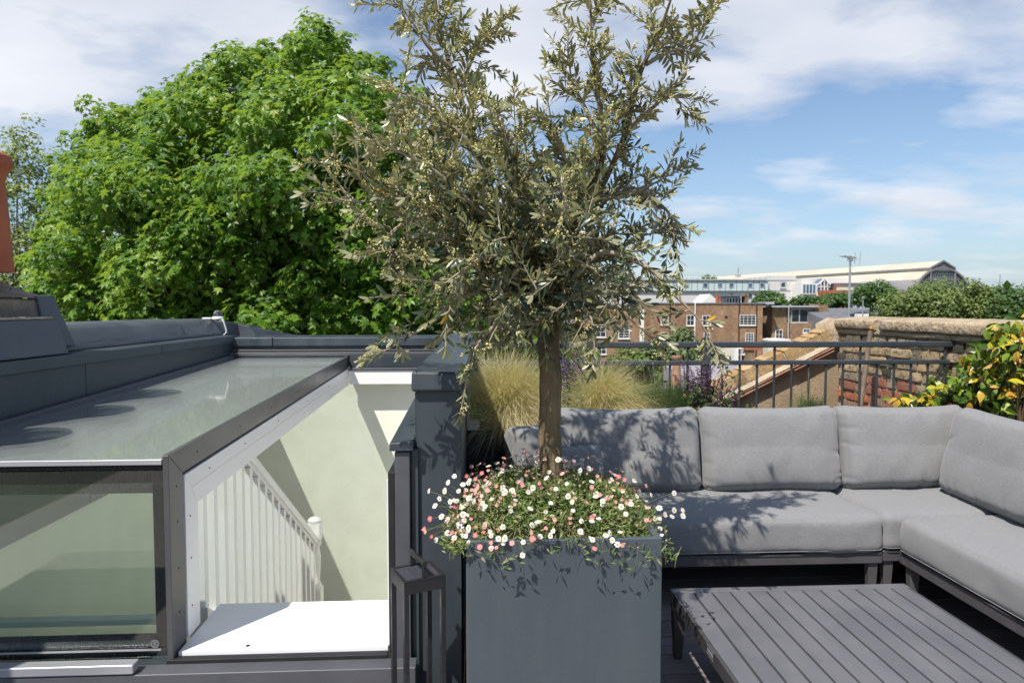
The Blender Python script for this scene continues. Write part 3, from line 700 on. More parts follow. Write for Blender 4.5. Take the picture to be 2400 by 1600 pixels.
# ---- far upstand closing the hatch
fu = thing('rear_upstand', 'low dark metal upstand with stepped trims closing the far end of the hatch', 'upstand', (-1.1, 5.6, 0.9))
for a, b in ((-2.005, -1.62), (-1.617, -0.03)):
    MB().hexa([(a, 5.525, 1.07), (b, 5.525, 1.07), (b, 5.80, 1.07), (a, 5.80, 1.07), (a, 5.53, 1.138), (b, 5.53, 1.138), (b, 5.80, 1.148), (a, 5.80, 1.148)]).build('capping', M['anthra'], fu, bev=0.006)
MB().box((-2.0, 5.54, 1.045), (-0.2, 5.80, 1.068)).build('trim', M['anthra'], fu, bev=0.003)
MB().box((-2.0, 5.49, 1.032), (-0.2, 5.60, 1.044)).build('trim', M['anthra_light'], fu, bev=0.003)
MB().box((-2.0, 5.455, 0.998), (-0.2, 5.58, 1.026)).build('trim', M['anthra_light'], fu, bev=0.004)

# ---- right parapet between hatch and terrace
rp = thing('parapet_pier', 'dark metal clad parapet pier with a broad flat capping beside the planter', 'parapet', (-0.12, 2.4, 0))
MB().box((-0.200, 2.30, -0.05), (-0.050, 5.70, 1.098)).build('cladding', M['anthra'], rp, bev=0.003)
MB().box((-0.207, 2.32, -0.05), (-0.2005, 5.6, 1.09)).build('return_panel', M['anthra'], rp)
for a, b in ((2.275, 4.30), (4.302, 5.72)):
    MB().hexa([(-0.216, a, 1.098), (-0.038, a, 1.098), (-0.022, b, 1.095), (-0.216, b, 1.095), (-0.214, a + (.006 if a < 3 else 0), 1.168), (-0.040, a + (.006 if a < 3 else 0), 1.163), (-0.024, b, 1.158), (-0.214, b, 1.163)]).build('capping', M['anthra'], rp, bev=0.012, seg=4)
for yy in (3.4, 4.6, 5.2): MB().lathe([(0.006, 1.16), (0.006, 1.166), (0.002, 1.168)], (-0.12, yy, 0.0), 10).build('fixing', M['rubber'], rp)

# ---- railing behind the trough
YR = 4.15
rl = thing('railing', 'dark grey metal railing with two rails and thin balusters behind the planting', 'railing', (1.4, YR, 0.6))
zr1 = at(1900, 807, YR).z; zr2 = at(1900, 849, YR).z
xe = at(2255, 807, YR).x
MB().bar((-0.03, YR, zr1), (xe, YR, zr1), 0.042, 0.036).build('top_rail', M['rail'], rl, bev=0.008, seg=3)
MB().bar((-0.03, YR, zr2), (xe, YR, zr2), 0.034, 0.028).build('lower_rail', M['rail'], rl, bev=0.006, seg=3)
bx0 = at(2214, 849, YR).x; pitch = (at(2214, 849, YR).x - at(1734, 849, YR).x) / 12
i = 0
while bx0 - i * pitch > 0.02:
    x = bx0 - i * pitch
    tall = i % 5 == 0
    MB().tube([(x, YR, 0.55), (x, YR, zr1 - 0.015 if (i % 5 == 0) else zr2 - 0.01)], 0.0075, 8).build('baluster', M['rail'], rl)
    i += 1
xp = at(1656, 830, YR).x
MB().box((xp - 0.027, YR - 0.012, 0.3), (xp + 0.027, YR + 0.03, zr1 - 0.019)).build('post', M['rail'], rl, bev=0.003)
MB().box((xe - 0.055, YR - 0.02, zr2 - 0.04), (xe - 0.012, YR + 0.07, zr1 - 0.018)).build('wall_bracket', M['mortar'], rl, bev=0.006)

# ---- boundary wall of old bricks on the right
XW = 3.0
pw = thing('boundary_wall', 'old boundary wall of worn stock and red bricks with thick mortar coping', 'wall', (XW, 4.4, 0))
YW0, YW1 = 2.6, 5.50
core = MB()
n1, n2 = 60, 24
for i in range(n1 + 1):
    for j in range(n2 + 1):
        yy = YW0 + (YW1 - YW0) * i / n1; zz = -0.2 + 1.40 * j / n2
        core.v.append((XW + 0.012 + 0.006 * noise.noise(Vector((yy * 9, zz * 14, 1))), yy, zz))
for i in range(n1):
    for j in range(n2):
        a = i * (n2 + 1) + j; core.f.append((a, a + 1, a + n2 + 2, a + n2 + 1))
core.build('mortar_bed', M['mortar'], pw, ang=80)
MB().box((XW + 0.05, YW0, -0.2), (XW + 0.33, YW1, 1.195)).build('wall_core', M['mortar'], pw)
def rough_brick(L, H, D, seed, amp=0.006):
    bm = bmesh.new()
    bmesh.ops.create_cube(bm, size=1.0)
    bmesh.ops.subdivide_edges(bm, edges=bm.edges[:], cuts=2, use_grid_fill=True)
    for v in bm.verts:
        p = v.co
        f_ = 1.0
        if sum(abs(c) > 0.49 for c in p) >= 2: f_ = 0.95
        q = Vector((p.x * D, p.y * L, p.z * H)) * f_
        q += noise.noise_vector(Vector((q.x * 14 + seed * 7.7, q.y * 14, q.z * 22))) * amp
        v.co = q
    me = bpy.data.meshes.new('brick'); bm.to_mesh(me); bm.free()
    me.shade_smooth(); me.set_sharp_from_angle(angle=R(50))
    return me
BR = {}
for kind in ('stock', 'soot', 'redbrick', 'capbrick'):
    BR[kind] = [[rough_brick(0.205, 0.058, 0.08, s), rough_brick(0.098, 0.058, 0.08, s + 9)] for s in range(4)]
    for pr in BR[kind]:
        for me in pr: me.materials.append(M[kind])
CH = 0.0765
for row in range(13):
    zc_ = 1.135 - row * CH
    yy = YW1 - 0.01 - (0.055 if row % 2 else 0)
    flem = row
    while yy > 2.75:
        head = (flem % 2 == 0); flem += 1
        L = 0.1035 if head else 0.212
        c = yy - L / 2; yy -= L + 0.011
        r_ = random.random()
        if row >= 5: kd = 'redbrick' if r_ < 0.82 else 'stock'
        elif row == 4: kd = 'redbrick' if r_ < 0.4 else 'stock'
        elif row == 0: kd = 'soot' if r_ < 0.55 else 'stock'
        else: kd = 'stock' if r_ < 0.84 else ('soot' if r_ < 0.95 else 'redbrick')
        me = random.choice(BR[kd])[1 if head else 0]
        o = mesh_obj('brick', me, M[kd], pw)
        o.location = (XW + 0.028 + random.uniform(-.008, .007) - pw.location.x, c - pw.location.y, zc_ + random.uniform(-.004, .004) - 0.02 * 0)
        o.rotation_euler = (random.uniform(-.015, .015), random.uniform(-.03, .03), random.uniform(-.02, .02))
# coping along the level part: mortar shoulder and rounded cap
def lumpy_sweep(prof, path_y, name, mat, parent, zf=lambda y: 0.0, amp=0.006, fr=5.0, mod=None):
    m = MB(); nv = len(prof)
    for i, yy in enumerate(path_y):
        for q, (x, z) in enumerate(prof):
            n_ = noise.noise_vector(Vector((x * fr * 2, yy * fr, z * fr * 2))) * amp
            m.v.append((x + n_.x, yy, z + zf(yy) + n_.z))
    L = len(path_y)
    for i in range(L - 1):
        for q in range(nv):
            q2 = (q + 1) % nv; m.f.append((i * nv + q, (i + 1) * nv + q, (i + 1) * nv + q2, i * nv + q2))
    m.f.append(tuple(range(nv))); m.f.append(tuple(range((L - 1) * nv, L * nv)))
    return m.build(name, mat, parent, ang=70)
ys = list(np.arange(YW0, 5.53, 0.035))
lumpy_sweep([(XW - 0.012, 1.170), (XW - 0.02, 1.188), (XW - 0.005, 1.212), (XW + 0.3, 1.212), (XW + 0.3, 1.168)], ys, 'mortar_shoulder', M['coping'], pw)
lumpy_sweep([(XW - 0.03, 1.213), (XW - 0.036, 1.22), (XW - 0.036, 1.272), (XW - 0.030, 1.282), (XW + 0.0, 1.292), (XW + 0.2, 1.306), (XW + 0.36, 1.30), (XW + 0.36, 1.213)], [y_ for y_ in ys if y_ < 4.90], 'coping', M['coping'], pw)
lumpy_sweep([(XW - 0.03, 1.211), (XW - 0.037, 1.218), (XW - 0.038, 1.270), (XW - 0.031, 1.281), (XW + 0.0, 1.291), (XW + 0.2, 1.305), (XW + 0.36, 1.30), (XW + 0.36, 1.211)], [y_ for y_ in ys if y_ > 4.915], 'coping', M['coping'], pw)

# raking wall across the far end, going down to the left: rendered face, creasing tiles, brick-on-edge coping
rk = thing('raking_parapet', 'raking parapet with buff brick-on-edge coping over tan rendered wall', 'wall', (2.4, 5.6, 0))
SLK = 0.485
XK0, XK1 = 3.0, 1.1
def zk(X): return 1.118 + (X - 3.0) * SLK         # underside of the coping bricks
MB().hexa([(XK1, 5.54, -3.0), (3.06, 5.54, -3.0), (3.06, 5.78, -3.0), (XK1, 5.78, -3.0),
           (XK1, 5.54, zk(XK1) - .06), (3.06, 5.54, zk(3.06) - .06), (3.06, 5.78, zk(3.06) - .06), (XK1, 5.78, zk(XK1) - .06)]).build('rendered_wall', M['render'], rk)
M['terracotta_old'] = pm('old_creasing_tile', (0.30, 0.13, 0.075), (0.42, 0.25, 0.165), 10, rough=0.95, bump=0.006, bscale=30, orand=0.2)
M['fillet'] = pm('pale_mortar_fillet', (0.34, 0.27, 0.19), (0.46, 0.38, 0.28), 9, (1, 6, 1), rough=0.95, bump=0.008, bscale=40)
def lumpy_x(prof, xs_, name, mat, amp=0.006, fr=6.0):
    m = MB(); nv = len(prof)
    for xx in xs_:
        for (yy, z) in prof:
            n_ = noise.noise_vector(Vector((xx * fr, yy * fr * 2, z * fr * 2))) * amp
            m.v.append((xx, yy + n_.y, z + zk(xx) + n_.z))
    L = len(xs_)
    for i in range(L - 1):
        for q in range(nv):
            q2 = (q + 1) % nv; m.f.append((i * nv + q, (i + 1) * nv + q, (i + 1) * nv + q2, i * nv + q2))
    m.f.append(tuple(range(nv))); m.f.append(tuple(range((L - 1) * nv, L * nv)))
    return m.build(name, mat, rk, ang=70)
xs_ = list(np.arange(XK1, 3.0, 0.03))
def tilerow(y0, z0):
    tl = 0.165; dz = tl * SLK
    tm = MB().hexa([(0, 0, 0), (tl, 0, dz), (tl, .3, dz), (0, .3, 0), (0, 0, .013), (tl, 0, dz + .013), (tl, .3, dz + .013), (0, .3, .013)]).build('creasing_tile', M['terracotta_old'], rk, local=True, bev=.002)
    xx = XK1; i = 0
    while xx < 2.83:
        o = tm if i == 0 else link_copy(tm, rk, 'creasing_tile'); i += 1
        o.location = (xx - rk.location.x, y0 + random.uniform(-.005, .005) - rk.location.y, zk(xx) + z0 + random.uniform(-.002, .003)); xx += tl + .004
tilerow(5.475, -0.078)
lumpy_x([(5.495, -.064), (5.495, -.050), (5.78, -.050), (5.78, -.064)], xs_, 'mortar_bed', M['mortar'], .004)
tilerow(5.468, -0.049)
lumpy_x([(5.470, -.034), (5.466, -.026), (5.505, .004), (5.75, .006), (5.75, -.034)], xs_, 'mortar_fillet', M['fillet'], .005)
ang = math.atan(SLK)
cb = []
for s in range(5):
    bm = bmesh.new(); bmesh.ops.create_cube(bm, size=1.0); bmesh.ops.subdivide_edges(bm, edges=bm.edges[:], cuts=2, use_grid_fill=True)
    wd = (.064, .10, .066, .095, .07)[s]
    for v in bm.verts:
        q = Vector((v.co.x * wd, v.co.y * 0.222, v.co.z * 0.105)) * (0.975 if sum(abs(c_) > .49 for c_ in v.co) >= 2 else 1)
        v.co = q + noise.noise_vector(Vector((q.x * 16 + s * 5, q.y * 10, q.z * 16))) * 0.004
    me = bpy.data.meshes.new('coping_brick'); bm.to_mesh(me); bm.free(); me.shade_smooth(); me.set_sharp_from_angle(angle=R(50)); me.materials.append(M['capbrick']); cb.append((me, wd))
ca, sa = math.cos(ang), math.sin(ang)
xx = 2.955
while xx > XK1 + .05:
    me, wd = random.choice(cb)
    xx -= (wd / 2 + .005) * ca
    o = mesh_obj('coping_brick', me, M['capbrick'], rk)
    o.location = (xx - sa * .055 - rk.location.x, 5.615 + random.uniform(-.005, .005) - rk.location.y, zk(xx) + .004 + .055 * ca + random.uniform(-.003, .003))
    o.rotation_euler = (random.uniform(-.02, .02), -ang + random.uniform(-.015, .015), random.uniform(-.02, .02))
    xx -= (wd / 2 + .005) * ca
lumpy_x([(5.512, .004), (5.512, .098), (5.718, .098), (5.718, .004)], [x_ for x_ in xs_ if x_ < 2.93], 'coping_joint', M['mortar'], .002)
hm_ = MB(); 
lumpy_x([(5.49, -.02), (5.485, .06), (5.50, .13), (5.56, .155), (5.75, .155), (5.75, -.02)], [2.93, 2.955, 2.98, 3.005, 3.03], 'mortar_haunch', M['coping'], .01)

# ================================================================== buildings beyond the terrace
def facade(parent, name, px0, px1, py0, py1, Y, D, mat, zbot=None, bev=0):
    a = at(px0, py0, Y); b = at(px1, py1, Y)
    return MB().box((a.x, Y, a.z), (b.x, Y + D, b.z if zbot is None else zbot)).build(name, mat, parent)
def window(parent, px0, px1, py0, py1, Y, nx=2, ny=2, frame='stucco', pane='pane_dark', t=0.09, sill=True, bt=0.05):
    a = at(px0, py0, Y); b = at(px1, py1, Y)
    x0, x1, z1, z0 = a.x, b.x, a.z, b.z
    m = MB()
    m.box((x0, Y - .10, z0), (x0 + t, Y + .02, z1)); m.box((x1 - t, Y - .10, z0), (x1, Y + .02, z1))
    m.box((x0 + t, Y - .10, z1 - t), (x1 - t, Y + .02, z1)); m.box((x0 + t, Y - .10, z0), (x1 - t, Y + .02, z0 + t))
    for i in range(1, nx):
        x = x0 + (x1 - x0) * i / nx; m.box((x - bt / 2, Y - .085, z0 + t), (x + bt / 2, Y + .02, z1 - t))
    for j in range(1, ny):
        z = z0 + (z1 - z0) * j / ny
        for i in range(nx):
            xa = x0 + (x1 - x0) * i / nx + (bt / 2 if i else t); xb = x0 + (x1 - x0) * (i + 1) / nx - (bt / 2 if i < nx - 1 else t)
            m.box((xa, Y - .085, z - bt / 2), (xb, Y + .02, z + bt / 2))
    f = m.build('window', M[frame], parent)
    MB().box((x0 + t * .5, Y - .05, z0 + t * .5), (x1 - t * .5, Y - .03, z1 - t * .5)).build('pane', M[pane], f)
    if sill: MB().box((x0 - .08, Y - .18, z0 - .11), (x1 + .08, Y + .02, z0 - .003)).build('sill', M['stucco'], f)
    return f
def pipe(parent, px, py0, py1, Y, r_=0.07, mat='pipe'):
    a = at(px, py0, Y); b = at(px, py1, Y)
    return MB().tube([(a.x, Y - .12, a.z), (a.x, Y - .12, b.z)], r_, 8).build('drainpipe', M[mat], parent)

# brown brick terrace block
YT = 100.0
ba = thing('brick_terrace', 'brown brick terrace rear with white sash windows and black drainpipes', 'building', at(1660, 800, YT).to_3d() * 1.0)
ba.location.z = -11
facade(ba, 'wall', 1525, 1801, 712, 0, YT, 9, M['far_brick'], -11)
a = at(1525, 712, YT); b = at(1803, 712, YT)
MB().box((a.x - .1, YT - .12, a.z), (b.x + .1, YT + 9, a.z + .18)).build('parapet_cap', M['slate'], ba)
for (x0, x1, y0, y1, nx, ny) in ((1549, 1566, 738, 761, 1, 2), (1609, 1627, 738, 763, 2, 2), (1646, 1664, 739, 763, 2, 2), (1733, 1771, 738, 762, 4, 4), (1747, 1766, 780, 804, 3, 4), (1649, 1664, 780, 800, 2, 2), (1549, 1566, 779, 800, 1, 2), (1609, 1627, 780, 803, 2, 2)):
    window(ba, x0, x1, y0, y1, YT, nx, ny)
for px, y0, y1 in ((1570, 712, 900), (1732, 705, 900), (1773, 711, 900)): pipe(ba, px, y0, y1, YT)
pipe(ba, 1629, 710, 860, YT, 0.09, 'stucco')
facade(ba, 'air_brick', 1699, 1705, 740, 746, YT - .03, .1, M['pipe'])
facade(ba, 'zinc_edge', 1795, 1815, 707, 713, YT - .3, 3, M['zinc'])
# left wing of the terrace, standing forward
bw = thing('brick_terrace_wing', 'orange brown brick house end with white sash windows left of the terrace', 'building', (at(1450, 800, 92).x, 92, -11))
facade(bw, 'wall', 1380, 1511, 716, 0, 92, 16, M['far_brick'], -11)
facade(bw, 'parapet_cap', 1378, 1512, 712, 716, 91.8, 16, M['slate'])
window(bw, 1449, 1475, 768, 793, 92, 2, 4); window(bw, 1398, 1421, 808, 830, 92, 2, 2); window(bw, 1395, 1420, 765, 790, 92, 2, 2)
facade(bw, 'white_band', 1500, 1509, 725, 800, 91.9, .1, M['stucco'])
# yellow brick studio block to the right
bs_ = thing('studio_house', 'yellow brick house with a wide studio window under a flat zinc roof', 'building', (at(1870, 800, 102).x, 102, -11))
facade(bs_, 'wall', 1811, 1930, 720, 0, 102, 9, M['far_brick2'], -11)
facade(bs_, 'lower_wall', 1849, 1940, 757, 0, 100.5, 1.5, M['far_brick'], -11)
facade(bs_, 'roof', 1808, 1919, 716, 720, 101.2, 10, M['zinc'])
facade(bs_, 'chimney', 1921, 1940, 714, 760, 101.5, 3, M['far_brick2'])
facade(bs_, 'pier', 1911, 1920, 712, 757, 101.6, 2, M['far_brick2'])
window(bs_, 1854, 1912, 723, 756, 101.9, 3, 1, 'zinc', 'pane_dark', .14, True, .14)
window(bs_, 1817, 1834, 772, 795, 101.9, 2, 2); window(bs_, 1882, 1898, 770, 780, 100.4, 2, 1, 'stucco', 'pane_blue')
pipe(bs_, 1845, 722, 900, 101.9); pipe(bs_, 1848, 715, 795, 100.3, 0.08, 'zinc')
facade(bs_, 'white_ledge', 1801, 1853, 795, 799, 98, 4, M['stucco'])
facade(bs_, 'cream_extension', 1801, 1860, 799, 0, 98.2, 3, M['cap_cream'], -11)
# small white house at the foot of the terrace
bl = thing('white_extension', 'small white rendered extension with tall glazed door at the terrace foot', 'building', (at(1735, 830, 88).x, 88, -11))
facade(bl, 'wall', 1722, 1752, 812, 0, 88, 4, M['stucco'], -11)
window(bl, 1729, 1737, 816, 846, 88, 1, 2, 'stucco', 'pane_dark', .08); window(bl, 1740, 1749, 815, 830, 88, 2, 1, 'stucco', 'pane_dark', .07)
facade(bl, 'side_wall', 1752, 1782, 820, 0, 87, 4, M['far_brick2'], -11)
facade(bl, 'tile_ledge', 1750, 1784, 814, 820, 86.8, 4.5, M['far_red'])
facade(bl, 'cream_side', 1690, 1722, 812, 0, 88.5, 4, M['cap_cream'], -11)
# lilac grey flat roof in the near distance with its clay pot
nr = thing('near_flat_roof', 'lilac grey flat roof below the railing with a clay chimney pot', 'roof', (at(1600, 870, 16).x, 16, -11))
fa = at(1480, 856, 19)
MB().hexa([(5.3, 14, -11), (7.4, 14, -11), (7.4, 19, -11), (5.3, 19, -11), (5.3, 14, fa.z - .3), (7.4, 14, fa.z - .3), (7.4, 19, fa.z), (5.3, 19, fa.z)]).build('roof_slab', M['lilac'] if 'lilac' in M else pm('lilac_roof', (0.24, 0.215, 0.235), (0.30, 0.27, 0.29), 1, rough=0.8), nr)
pb = at(1585, 905, 14.5); pt = at(1585, 834, 14.5)
MB().lathe([(0.10, pb.z), (0.085, pt.z - .09), (0.11, pt.z - .06), (0.115, pt.z), (0.08, pt.z)], (pb.x, 14.5, 0), 16).build('chimney_pot', pm('clay_pot', (0.33, 0.18, 0.11), (0.42, 0.25, 0.16), 5, rough=.9), nr)

# mint panelled block
YM = 170.0
bm_ = thing('mint_block', 'long pale mint panelled block with square windows and roof railing', 'building', (at(1650, 700, YM).x, YM, -11))
facade(bm_, 'lower_wall', 1430, 1800, 683, 0, YM, 15, M['offwhite'], -11)
facade(bm_, 'mint_storey', 1430, 1800, 657, 681, YM - .2, 15, M['mint'])
facade(bm_, 'roof_edge', 1430, 1801, 653.5, 657, YM - .6, 15.5, M['zinc'])
facade(bm_, 'band', 1430, 1801, 681, 683, YM - .5, 15, M['mint_line'])
for q in range(28): facade(bm_, 'panel_joint', 1436 + q * 13.2, 1436.8 + q * 13.2, 657.2, 680.8, YM - .27, .1, M['mint_line'])
for x0 in (1478, 1519, 1552, 1604, 1648, 1682, 1709, 1753, 1781): window(bm_, x0, x0 + 10.5, 662.5, 674, YM - .2, 1, 1, 'zinc', 'pane_blue', .13, False)
for x0 in (1648, 1709, 1753): window(bm_, x0, x0 + 10.5, 687.5, 700, YM, 1, 1, 'zinc', 'pane_dark', .15, False)
rr = MB(); a = at(1430, 648.5, YM); b = at(1800, 648.5, YM); zb = at(1500, 654, YM).z
rr.bar((a.x, YM, a.z), (b.x, YM, b.z), .08, .08)
for q in range(31): x = a.x + (b.x - a.x) * q / 30; rr.bar((x, YM, zb), (x, YM, a.z), .1, .1)
rr.build('roof_railing', M['stucco'], bm_)
# white clad block beside it
bq = thing('white_clad_block', 'plain white clad block with one bay window right of the mint block', 'building', (at(1840, 700, 172).x, 172, -11))
facade(bq, 'wall', 1800.5, 1879, 646, 0, 171, 14, M['offwhite'], -11)
facade(bq, 'band', 1800.5, 1879.5, 656, 657.2, 170.9, .2, M['mint_line']); facade(bq, 'band', 1800.5, 1879.5, 680.5, 681.7, 170.9, .2, M['mint_line'])
window(bq, 1829, 1842, 660, 675, 170.9, 1, 1, 'zinc', 'pane_dark', .3, True); window(bq, 1830, 1840, 686, 698, 171, 1, 1, 'zinc', 'pane_dark', .2, False)
# glazed gable house
bgz = thing('glazed_gable_house', 'white house with blue glazing and a pointed glass gable', 'building', (at(1915, 700, 165).x, 165, -11))
facade(bgz, 'wall', 1879.5, 1955, 664, 0, 165, 10, M['stucco'], -11)
facade(bgz, 'roof', 1878, 1990, 652, 664, 168, 10, M['offwhite'])
window(bgz, 1881, 1912, 665.5, 689, 164.8, 4, 1, 'stucco', 'pane_blue', .14, False, .16)
p = [at(1917, 683, 164.7), at(1946, 683, 164.7), at(1946, 667, 164.7), at(1932, 653, 164.7), at(1917, 667, 164.7)]
MB().prism([(q.x, q.y, q.z) for q in p], (0, 0, 0), (0, 4, 0)).build('gable_glass', M['pane_blue'], bgz)
gm = MB()
for q0, q1 in ((p[4], p[3]), (p[3], p[2])): gm.bar((q0.x, 164.6, q0.z), (q1.x, 164.6, q1.z), .3, .3)
for px in (1924, 1932, 1939.5): q0 = at(px, 683, 164.6); q1 = at(px, 661 if px != 1932 else 654, 164.6); gm.bar(q0, q1, .2, .2)
q0 = at(1917, 672, 164.6); q1 = at(1946, 672, 164.6); gm.bar(q0, q1, .2, .2)
gm.build('gable_bars', M['stucco'], bgz)
bo = thing('orange_wall_house', 'orange red tiled house wall behind the trees with cream storey above', 'building', (at(1965, 690, 160).x, 160, -11))
facade(bo, 'wall', 1941, 2010, 680, 0, 160, 8, M['far_red'], -11)
facade(bo, 'cream_storey', 1962, 2080, 664, 680, 163, 8, M['cap_cream'])
facade(bo, 'roof_edge', 1958, 2084, 662, 664, 162.5, 9, M['offwhite'])
# white gable and chimneys, dormer house between terrace and mint block
bgw = thing('white_gable_house', 'white pointed gable with orange chimney pots above the terrace roof', 'building', (at(1660, 705, 130).x, 130, -11))
p = [at(1640, 716, 130), at(1678, 716, 130), at(1678, 700, 130), at(1664, 689, 130), at(1649, 705, 130)]
MB().prism([(q.x, q.y, q.z) for q in p], (0, 0, 0), (0, 6, 0)).build('gable', M['stucco'], bgw)
facade(bgw, 'body', 1600, 1700, 716, 0, 131, 6, M['stucco'], -11)
for px0, px1, y0 in ((1677, 1684, 688), (1684, 1692, 699)):
    a = at((px0 + px1) / 2, y0, 129); b = at((px0 + px1) / 2, 716, 129); r_ = (at(px1, 700, 129).x - at(px0, 700, 129).x) / 2
    MB().lathe([(r_, b.z), (r_ * .9, (a.z + b.z) / 2), (r_ * .7, a.z - .2), (r_ * .95, a.z - .15), (r_ * .95, a.z)], (a.x, 129, 0), 12).build('chimney_pot', M['terracotta'], bgw)
bdr = thing('dormer_house', 'grey dormer roof with a row of narrow windows above the terrace', 'building', (at(1715, 705, 135).x, 135, -11))
facade(bdr, 'wall', 1689, 1747, 694, 0, 135, 6, M['zinc'], -11)
facade(bdr, 'roof', 1685, 1750, 691, 694, 134, 8, M['slate'])
window(bdr, 1702, 1736, 697, 711, 134.9, 5, 1, 'stucco', 'pane_blue', .14, False, .2)
facade(bdr, 'chimney', 1747, 1754, 688, 716, 134, 2, M['far_brick2'])
# slate roof to the right
bsl = thing('slate_roof_house', 'blue grey slate roofed house beside the brick studio', 'building', (at(2000, 735, 98).x, 98, -11))
a = at(1938, 722, 104); b = at(2078, 722, 104); c = at(1938, 752, 96); d = at(2078, 752, 96)
MB().hexa([(c.x, 96, -11), (d.x, 96, -11), (d.x, 106, -11), (c.x, 106, -11), (c.x, 96, c.z), (d.x, 96, c.z), (d.x, 104, a.z), (c.x, 104, a.z)]).build('slate_roof', M['slate'], bsl)
facade(bsl, 'white_flue', 2042, 2050, 718, 745, 99, .6, M['stucco'])
facade(bsl, 'white_wall', 2012, 2036, 735, 750, 94, 1, M['stucco'])
# tile rows on that roof
tr_ = MB()
for q in range(9):
    f_ = q / 9; zz = c.z + (a.z - c.z) * f_; yy = 96 + 8 * f_
    tr_.box((c.x, yy - .03, zz + .0), (d.x, yy + .05, zz + .06))
tr_.build('slate_course', M['slate'], bsl)

# long exhibition hall with glazed arched gable
hall = thing('exhibition_hall', 'huge hall with cream barrel roof and arched glazed gable on the skyline', 'building', (263, 380, -11))
P0 = Vector((at(2208, 640, 380).x, 380, 0)); P1 = Vector((at(1660, 640, 600).x, 600, 0))
ax = (P1 - P0).normalized(); sd = Vector((ax.y, -ax.x, 0))   # towards the right of the view
def zpx(py, Y): return CAM_H + (720 - py) * Y / F_PX
ztop = zpx(608, 380); zsh = zpx(625, 380); zarc = zpx(626, 380); zft = zpx(712, 380)
hw = 21.5; lw = 9.2
def arc(n=18):
    out = []
    for i in range(n + 1):
        t_ = math.pi * i / n
        out.append((-hw * math.cos(t_), zft + (zarc - zft) * math.sin(t_) ** 0.82))
    return out
A = arc(28)
def hp(s, z, l): q = P0 + sd * s + ax * l; return (q.x, q.y, z)
Lh = (P1 - P0).length
def shell(idx, name, mat):
    m = MB()
    for i in idx:
        (s0, z0), (s1, z1) = A[i], A[i + 1]
        m.add([hp(s0, z0, 0), hp(s1, z1, 0), hp(s1, z1, Lh), hp(s0, z0, Lh)], [(0, 1, 2, 3)])
    return m.build(name, mat, hall, ang=20)
shell(range(0, 6), 'lower_roof', M['hall_lead']); shell(range(22, 28), 'lower_roof', M['hall_lead'])
shell(range(6, 22), 'barrel_roof', M['hall_roof'])
lm = MB()   # raised lantern along the ridge
zl0 = zpx(630, 380)
for s_ in (-1, 1): lm.add([hp(s_ * lw, zl0, 0), hp(s_ * lw, zsh, 0), hp(s_ * lw, zsh, Lh), hp(s_ * lw, zl0, Lh)], [(0, 1, 2, 3)])
lm.build('lantern_side', M['offwhite'], hall)
lr = MB(); lr.add([hp(-lw - .6, zsh, -.5), hp(0, ztop, -.5), hp(lw + .6, zsh, -.5), hp(-lw - .6, zsh, Lh), hp(0, ztop, Lh), hp(lw + .6, zsh, Lh)], [(0, 1, 4, 3), (1, 2, 5, 4)])
lr.build('lantern_roof', M['hall_roof'], hall, ang=10)
for q in range(22):
    m = MB(); l0 = q * Lh / 22
    m.add([hp(-lw - .12, zl0 + .8, l0 + 1.6), hp(-lw - .12, zsh - .4, l0 + 1.6), hp(-lw - .12, zsh - .4, l0 + 2.6), hp(-lw - .12, zl0 + .8, l0 + 2.6)], [(0, 1, 2, 3)])
    m.build('lantern_mullion', M['hall_rib'], hall)
m = MB(); m.add([hp(s, z, 0) for s, z in A], [tuple(range(len(A)))]); m.add([hp(-lw, zl0 - 2, -.2), hp(lw, zl0 - 2, -.2), hp(lw, zsh, -.2), hp(0, ztop, -.2), hp(-lw, zsh, -.2)], [(0, 1, 2, 3, 4)])
m.build('gable_glazing', M['hall_glass'], hall)
rb = MB()
for i in range(len(A) - 1): rb.bar(hp(A[i][0], A[i][1], -.6), hp(A[i + 1][0], A[i + 1][1], -.6), .9, 1.1)
for s_ in (-lw, lw): rb.bar(hp(s_, zft, -.5), hp(s_, zsh, -.5), .8, .8)
rb.bar(hp(-lw, zsh, -.6), hp(0, ztop, -.6), .7, .9); rb.bar(hp(0, ztop, -.6), hp(lw, zsh, -.6), .7, .9); rb.bar(hp(-lw, zl0, -.6), hp(lw, zl0, -.6), .7, .9)
rb.build('gable_rib', M['hall_lead'], hall)
rb = MB()
for q in range(-11, 12):
    s_ = q * hw / 12; zt_ = zft + (zarc - zft) * max(0, 1 - (s_ / hw) ** 2) ** 0.41
    if abs(s_) < lw: zt_ = zsh + (ztop - zsh) * (1 - abs(s_) / lw)
    rb.bar(hp(s_, zft, -.3), hp(s_, zt_, -.3), .34, .3)
for zz in (zpx(690, 380), zpx(672, 380), zpx(654, 380), zpx(640, 380)):
    hh = hw * math.sqrt(max(0, 1 - ((zz - zft) / (zarc - zft)) ** 2.4)); rb.bar(hp(-hh, zz, -.3), hp(hh, zz, -.3), .3, .34)
rb.build('glazing_bar', M['hall_rib'], hall)
